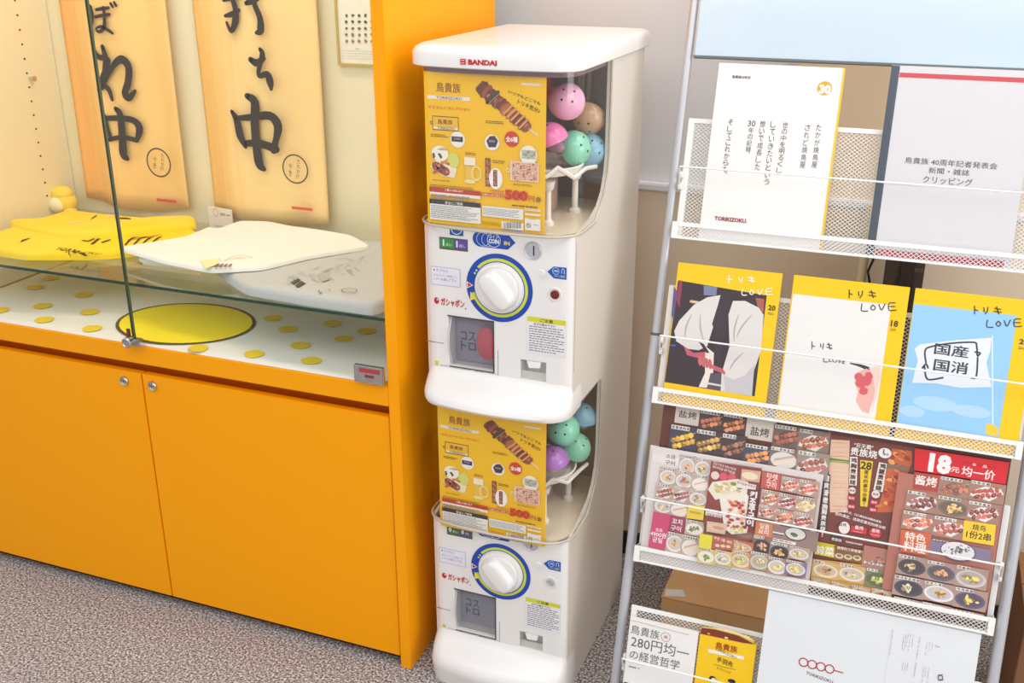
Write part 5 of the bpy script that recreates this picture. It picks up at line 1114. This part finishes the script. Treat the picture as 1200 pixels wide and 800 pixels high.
P.ell(742, 672, 30, 26, (40, 36, 36), n=14); P.ell(900, 690, 34, 18, (40, 36, 36), n=14); P.lay(); P.ell(750, 690, 24, 30, (238, 214, 200), n=14); P.build('printed_face', b2, ink_gloss)
b3 = item('gift_box', 'large flat white box with four linked red rings and small text', 'box', -.156, .214, .045, .352, .008, .0275, mat('matte_white_box', (226, 229, 232), .45), part='body', bevel=.0008)
P = PR(.0275).view(920, 720, 5); RR = (176, 34, 52)
for k in range(4): P.ring(108+k*51, 279+k*13, 22.5, 29.5, RR, n=36)
P.line([(288, 326), (338, 340)], 7, RR); P.text('TORIKIZOKU', 122, 348, 282, 386, (110, 56, 70), .01, rot=-.13)
G2 = (150, 152, 158); P.line([(628, 85), (580, 400)], 1.6, (206, 208, 212))
def side(x0, y0, x1, y1, c=G2, w=2.2):   # one line of sideways small print
    n = max(3, int((y1-y0)/7))
    for k in range(n):
        if random.random() < .82: t0 = k/n; t1 = (k+.68)/n; P.line([(x0+(x1-x0)*t0, y0+(y1-y0)*t0), (x0+(x1-x0)*t1, y0+(y1-y0)*t1)], w, c); P.k -= .12
for x0, y0, x1, y1 in ((632, 90, 612, 235), (700, 108, 684, 205), (712, 108, 696, 208), (724, 110, 708, 190), (736, 112, 720, 214), (752, 115, 742, 190), (692, 280, 684, 335), (706, 280, 698, 345), (720, 284, 712, 330), (832, 158, 822, 238), (848, 160, 838, 226), (864, 164, 858, 205), (812, 305, 800, 400), (826, 308, 816, 360), (842, 310, 832, 400)): side(x0, y0, x1, y1)
P.k += 1
for k, ch in enumerate('TORIKIZOKU INTERNAL'): 
    if ch != ' ': P.text(ch, 788-k*1.9-4, 130+k*12.6, 788-k*1.9+6, 138+k*12.6, (130, 132, 138), .01, rot=-pi/2)
P.ring(910, 367, 12, 17, (50, 52, 56), asp=1, n=24); P.line([(894, 352), (926, 350)], 3, (50, 52, 56)); P.line([(896, 384), (928, 382)], 3, (50, 52, 56)); P.text('TORI', 880, 160, 900, 210, (130, 132, 138), .01)
P.build('lettering', b3)

# ================================================================ THINGS BEHIND THE RACK
card = mat('cardboard', (230, 182, 130), .75, bump=(120, .15, .001), noise=(8, (222, 172, 118)))
cb = root('cardboard_box', 'low cardboard box with a white label on the floor behind the rack', 'box', (-.26, 2.13, 0))
bx0, bx1, by0, by1, bz = -.415, -.08, 2.0, 2.255, .088
MB().box((bx0, by0, .001), (bx1, by1, bz-.002)).build('body', card, cb, bevel=.002)
MB().box((bx0-.001, by0-.001, bz-.002), (bx1+.001, (by0+by1)/2-.001, bz)).build('flap', card, cb, bevel=.0008); MB().box((bx0-.001, (by0+by1)/2+.001, bz-.002), (bx1+.001, by1, bz)).build('flap', card, cb, bevel=.0008)
a = at(782, 698, bz+.001, 2); MB().prism([at(780, 690, bz+.0004, 2), at(800, 691, bz+.0004, 2), at(804, 699, bz+.0004, 2), at(779, 698, bz+.0004, 2)], (0, 0, .0006)).build('white_label', cardw, cb)
bb = root('brown_carton', 'tall brown carton on the carpet beyond the far post of the rack', 'box', (.46, 1.98, 0))
MB().box((.300, 1.87, .001), (.60, 2.12, .300)).build('body', mat('brown_cardboard', (150, 104, 72), .75, noise=(6, (136, 92, 62))), bb, bevel=.002)
MB().box((.299, 1.869, .300), (.601, 1.994, .3025)).build('flap', MATS['brown_cardboard'], bb, bevel=.0008); MB().box((.299, 1.996, .300), (.601, 2.121, .3025)).build('flap', MATS['brown_cardboard'], bb, bevel=.0008)
dk = root('dark_cabinet_tower', 'slim dark brown upright unit standing behind the magazines', 'tower unit', (.0, 2.19, 0))
dm = mat('dark_brown_casing', (70, 60, 56), .45)
q0 = at(1036, 320, 2.14); q1 = at(1083, 320, 2.14)
MB().box((q0.x, 2.14, .0), (q1.x, 2.24, .96)).build('body', dm, dk, bevel=.002)
MB().box((q0.x+.03, 2.136, .12), (q0.x+.056, 2.14, .93)).build('front_strip', mat('darker_strip', (52, 42, 42), .4), dk, bevel=.001)
P = Print((q1.x, 2.1394, .9), (1, 0, 0), (0, 0, 1), (0, -1, 0)).view(1000, 290, 6); P.text('AIRO', 405, 140, 488, 176, (120, 114, 108), .01); P.build('lettering', dk)
pl = root('pale_pole', 'thin pale pole leaning behind the folder and the dark unit', 'pole', (at(1008, 320, 2.2).x, 2.2, 0))
MB().tube([tuple(at(1003, 345, 2.2).xy)+(0.0,), at(1013, 300, 2.2), at(1022, 240, 2.2)], .009, 10).build('pole', cream, pl, smooth=True)
cbk = MB(); cbk.tube([at(1024, 303, 2.24), at(1017, 318, 2.24), at(1019, 330, 2.24), at(1020, 360, 2.24), at(1018, 420, 2.24), tuple(at(1016, 480, 2.24).xy)+(.06,), tuple(at(1016, 480, 2.24).xy)+(.003,)], .0025, 7)
tag(cbk.build('power_cable', dark_gap, smooth=True), 'thin black cable hanging on the wall behind the rack', 'cable')
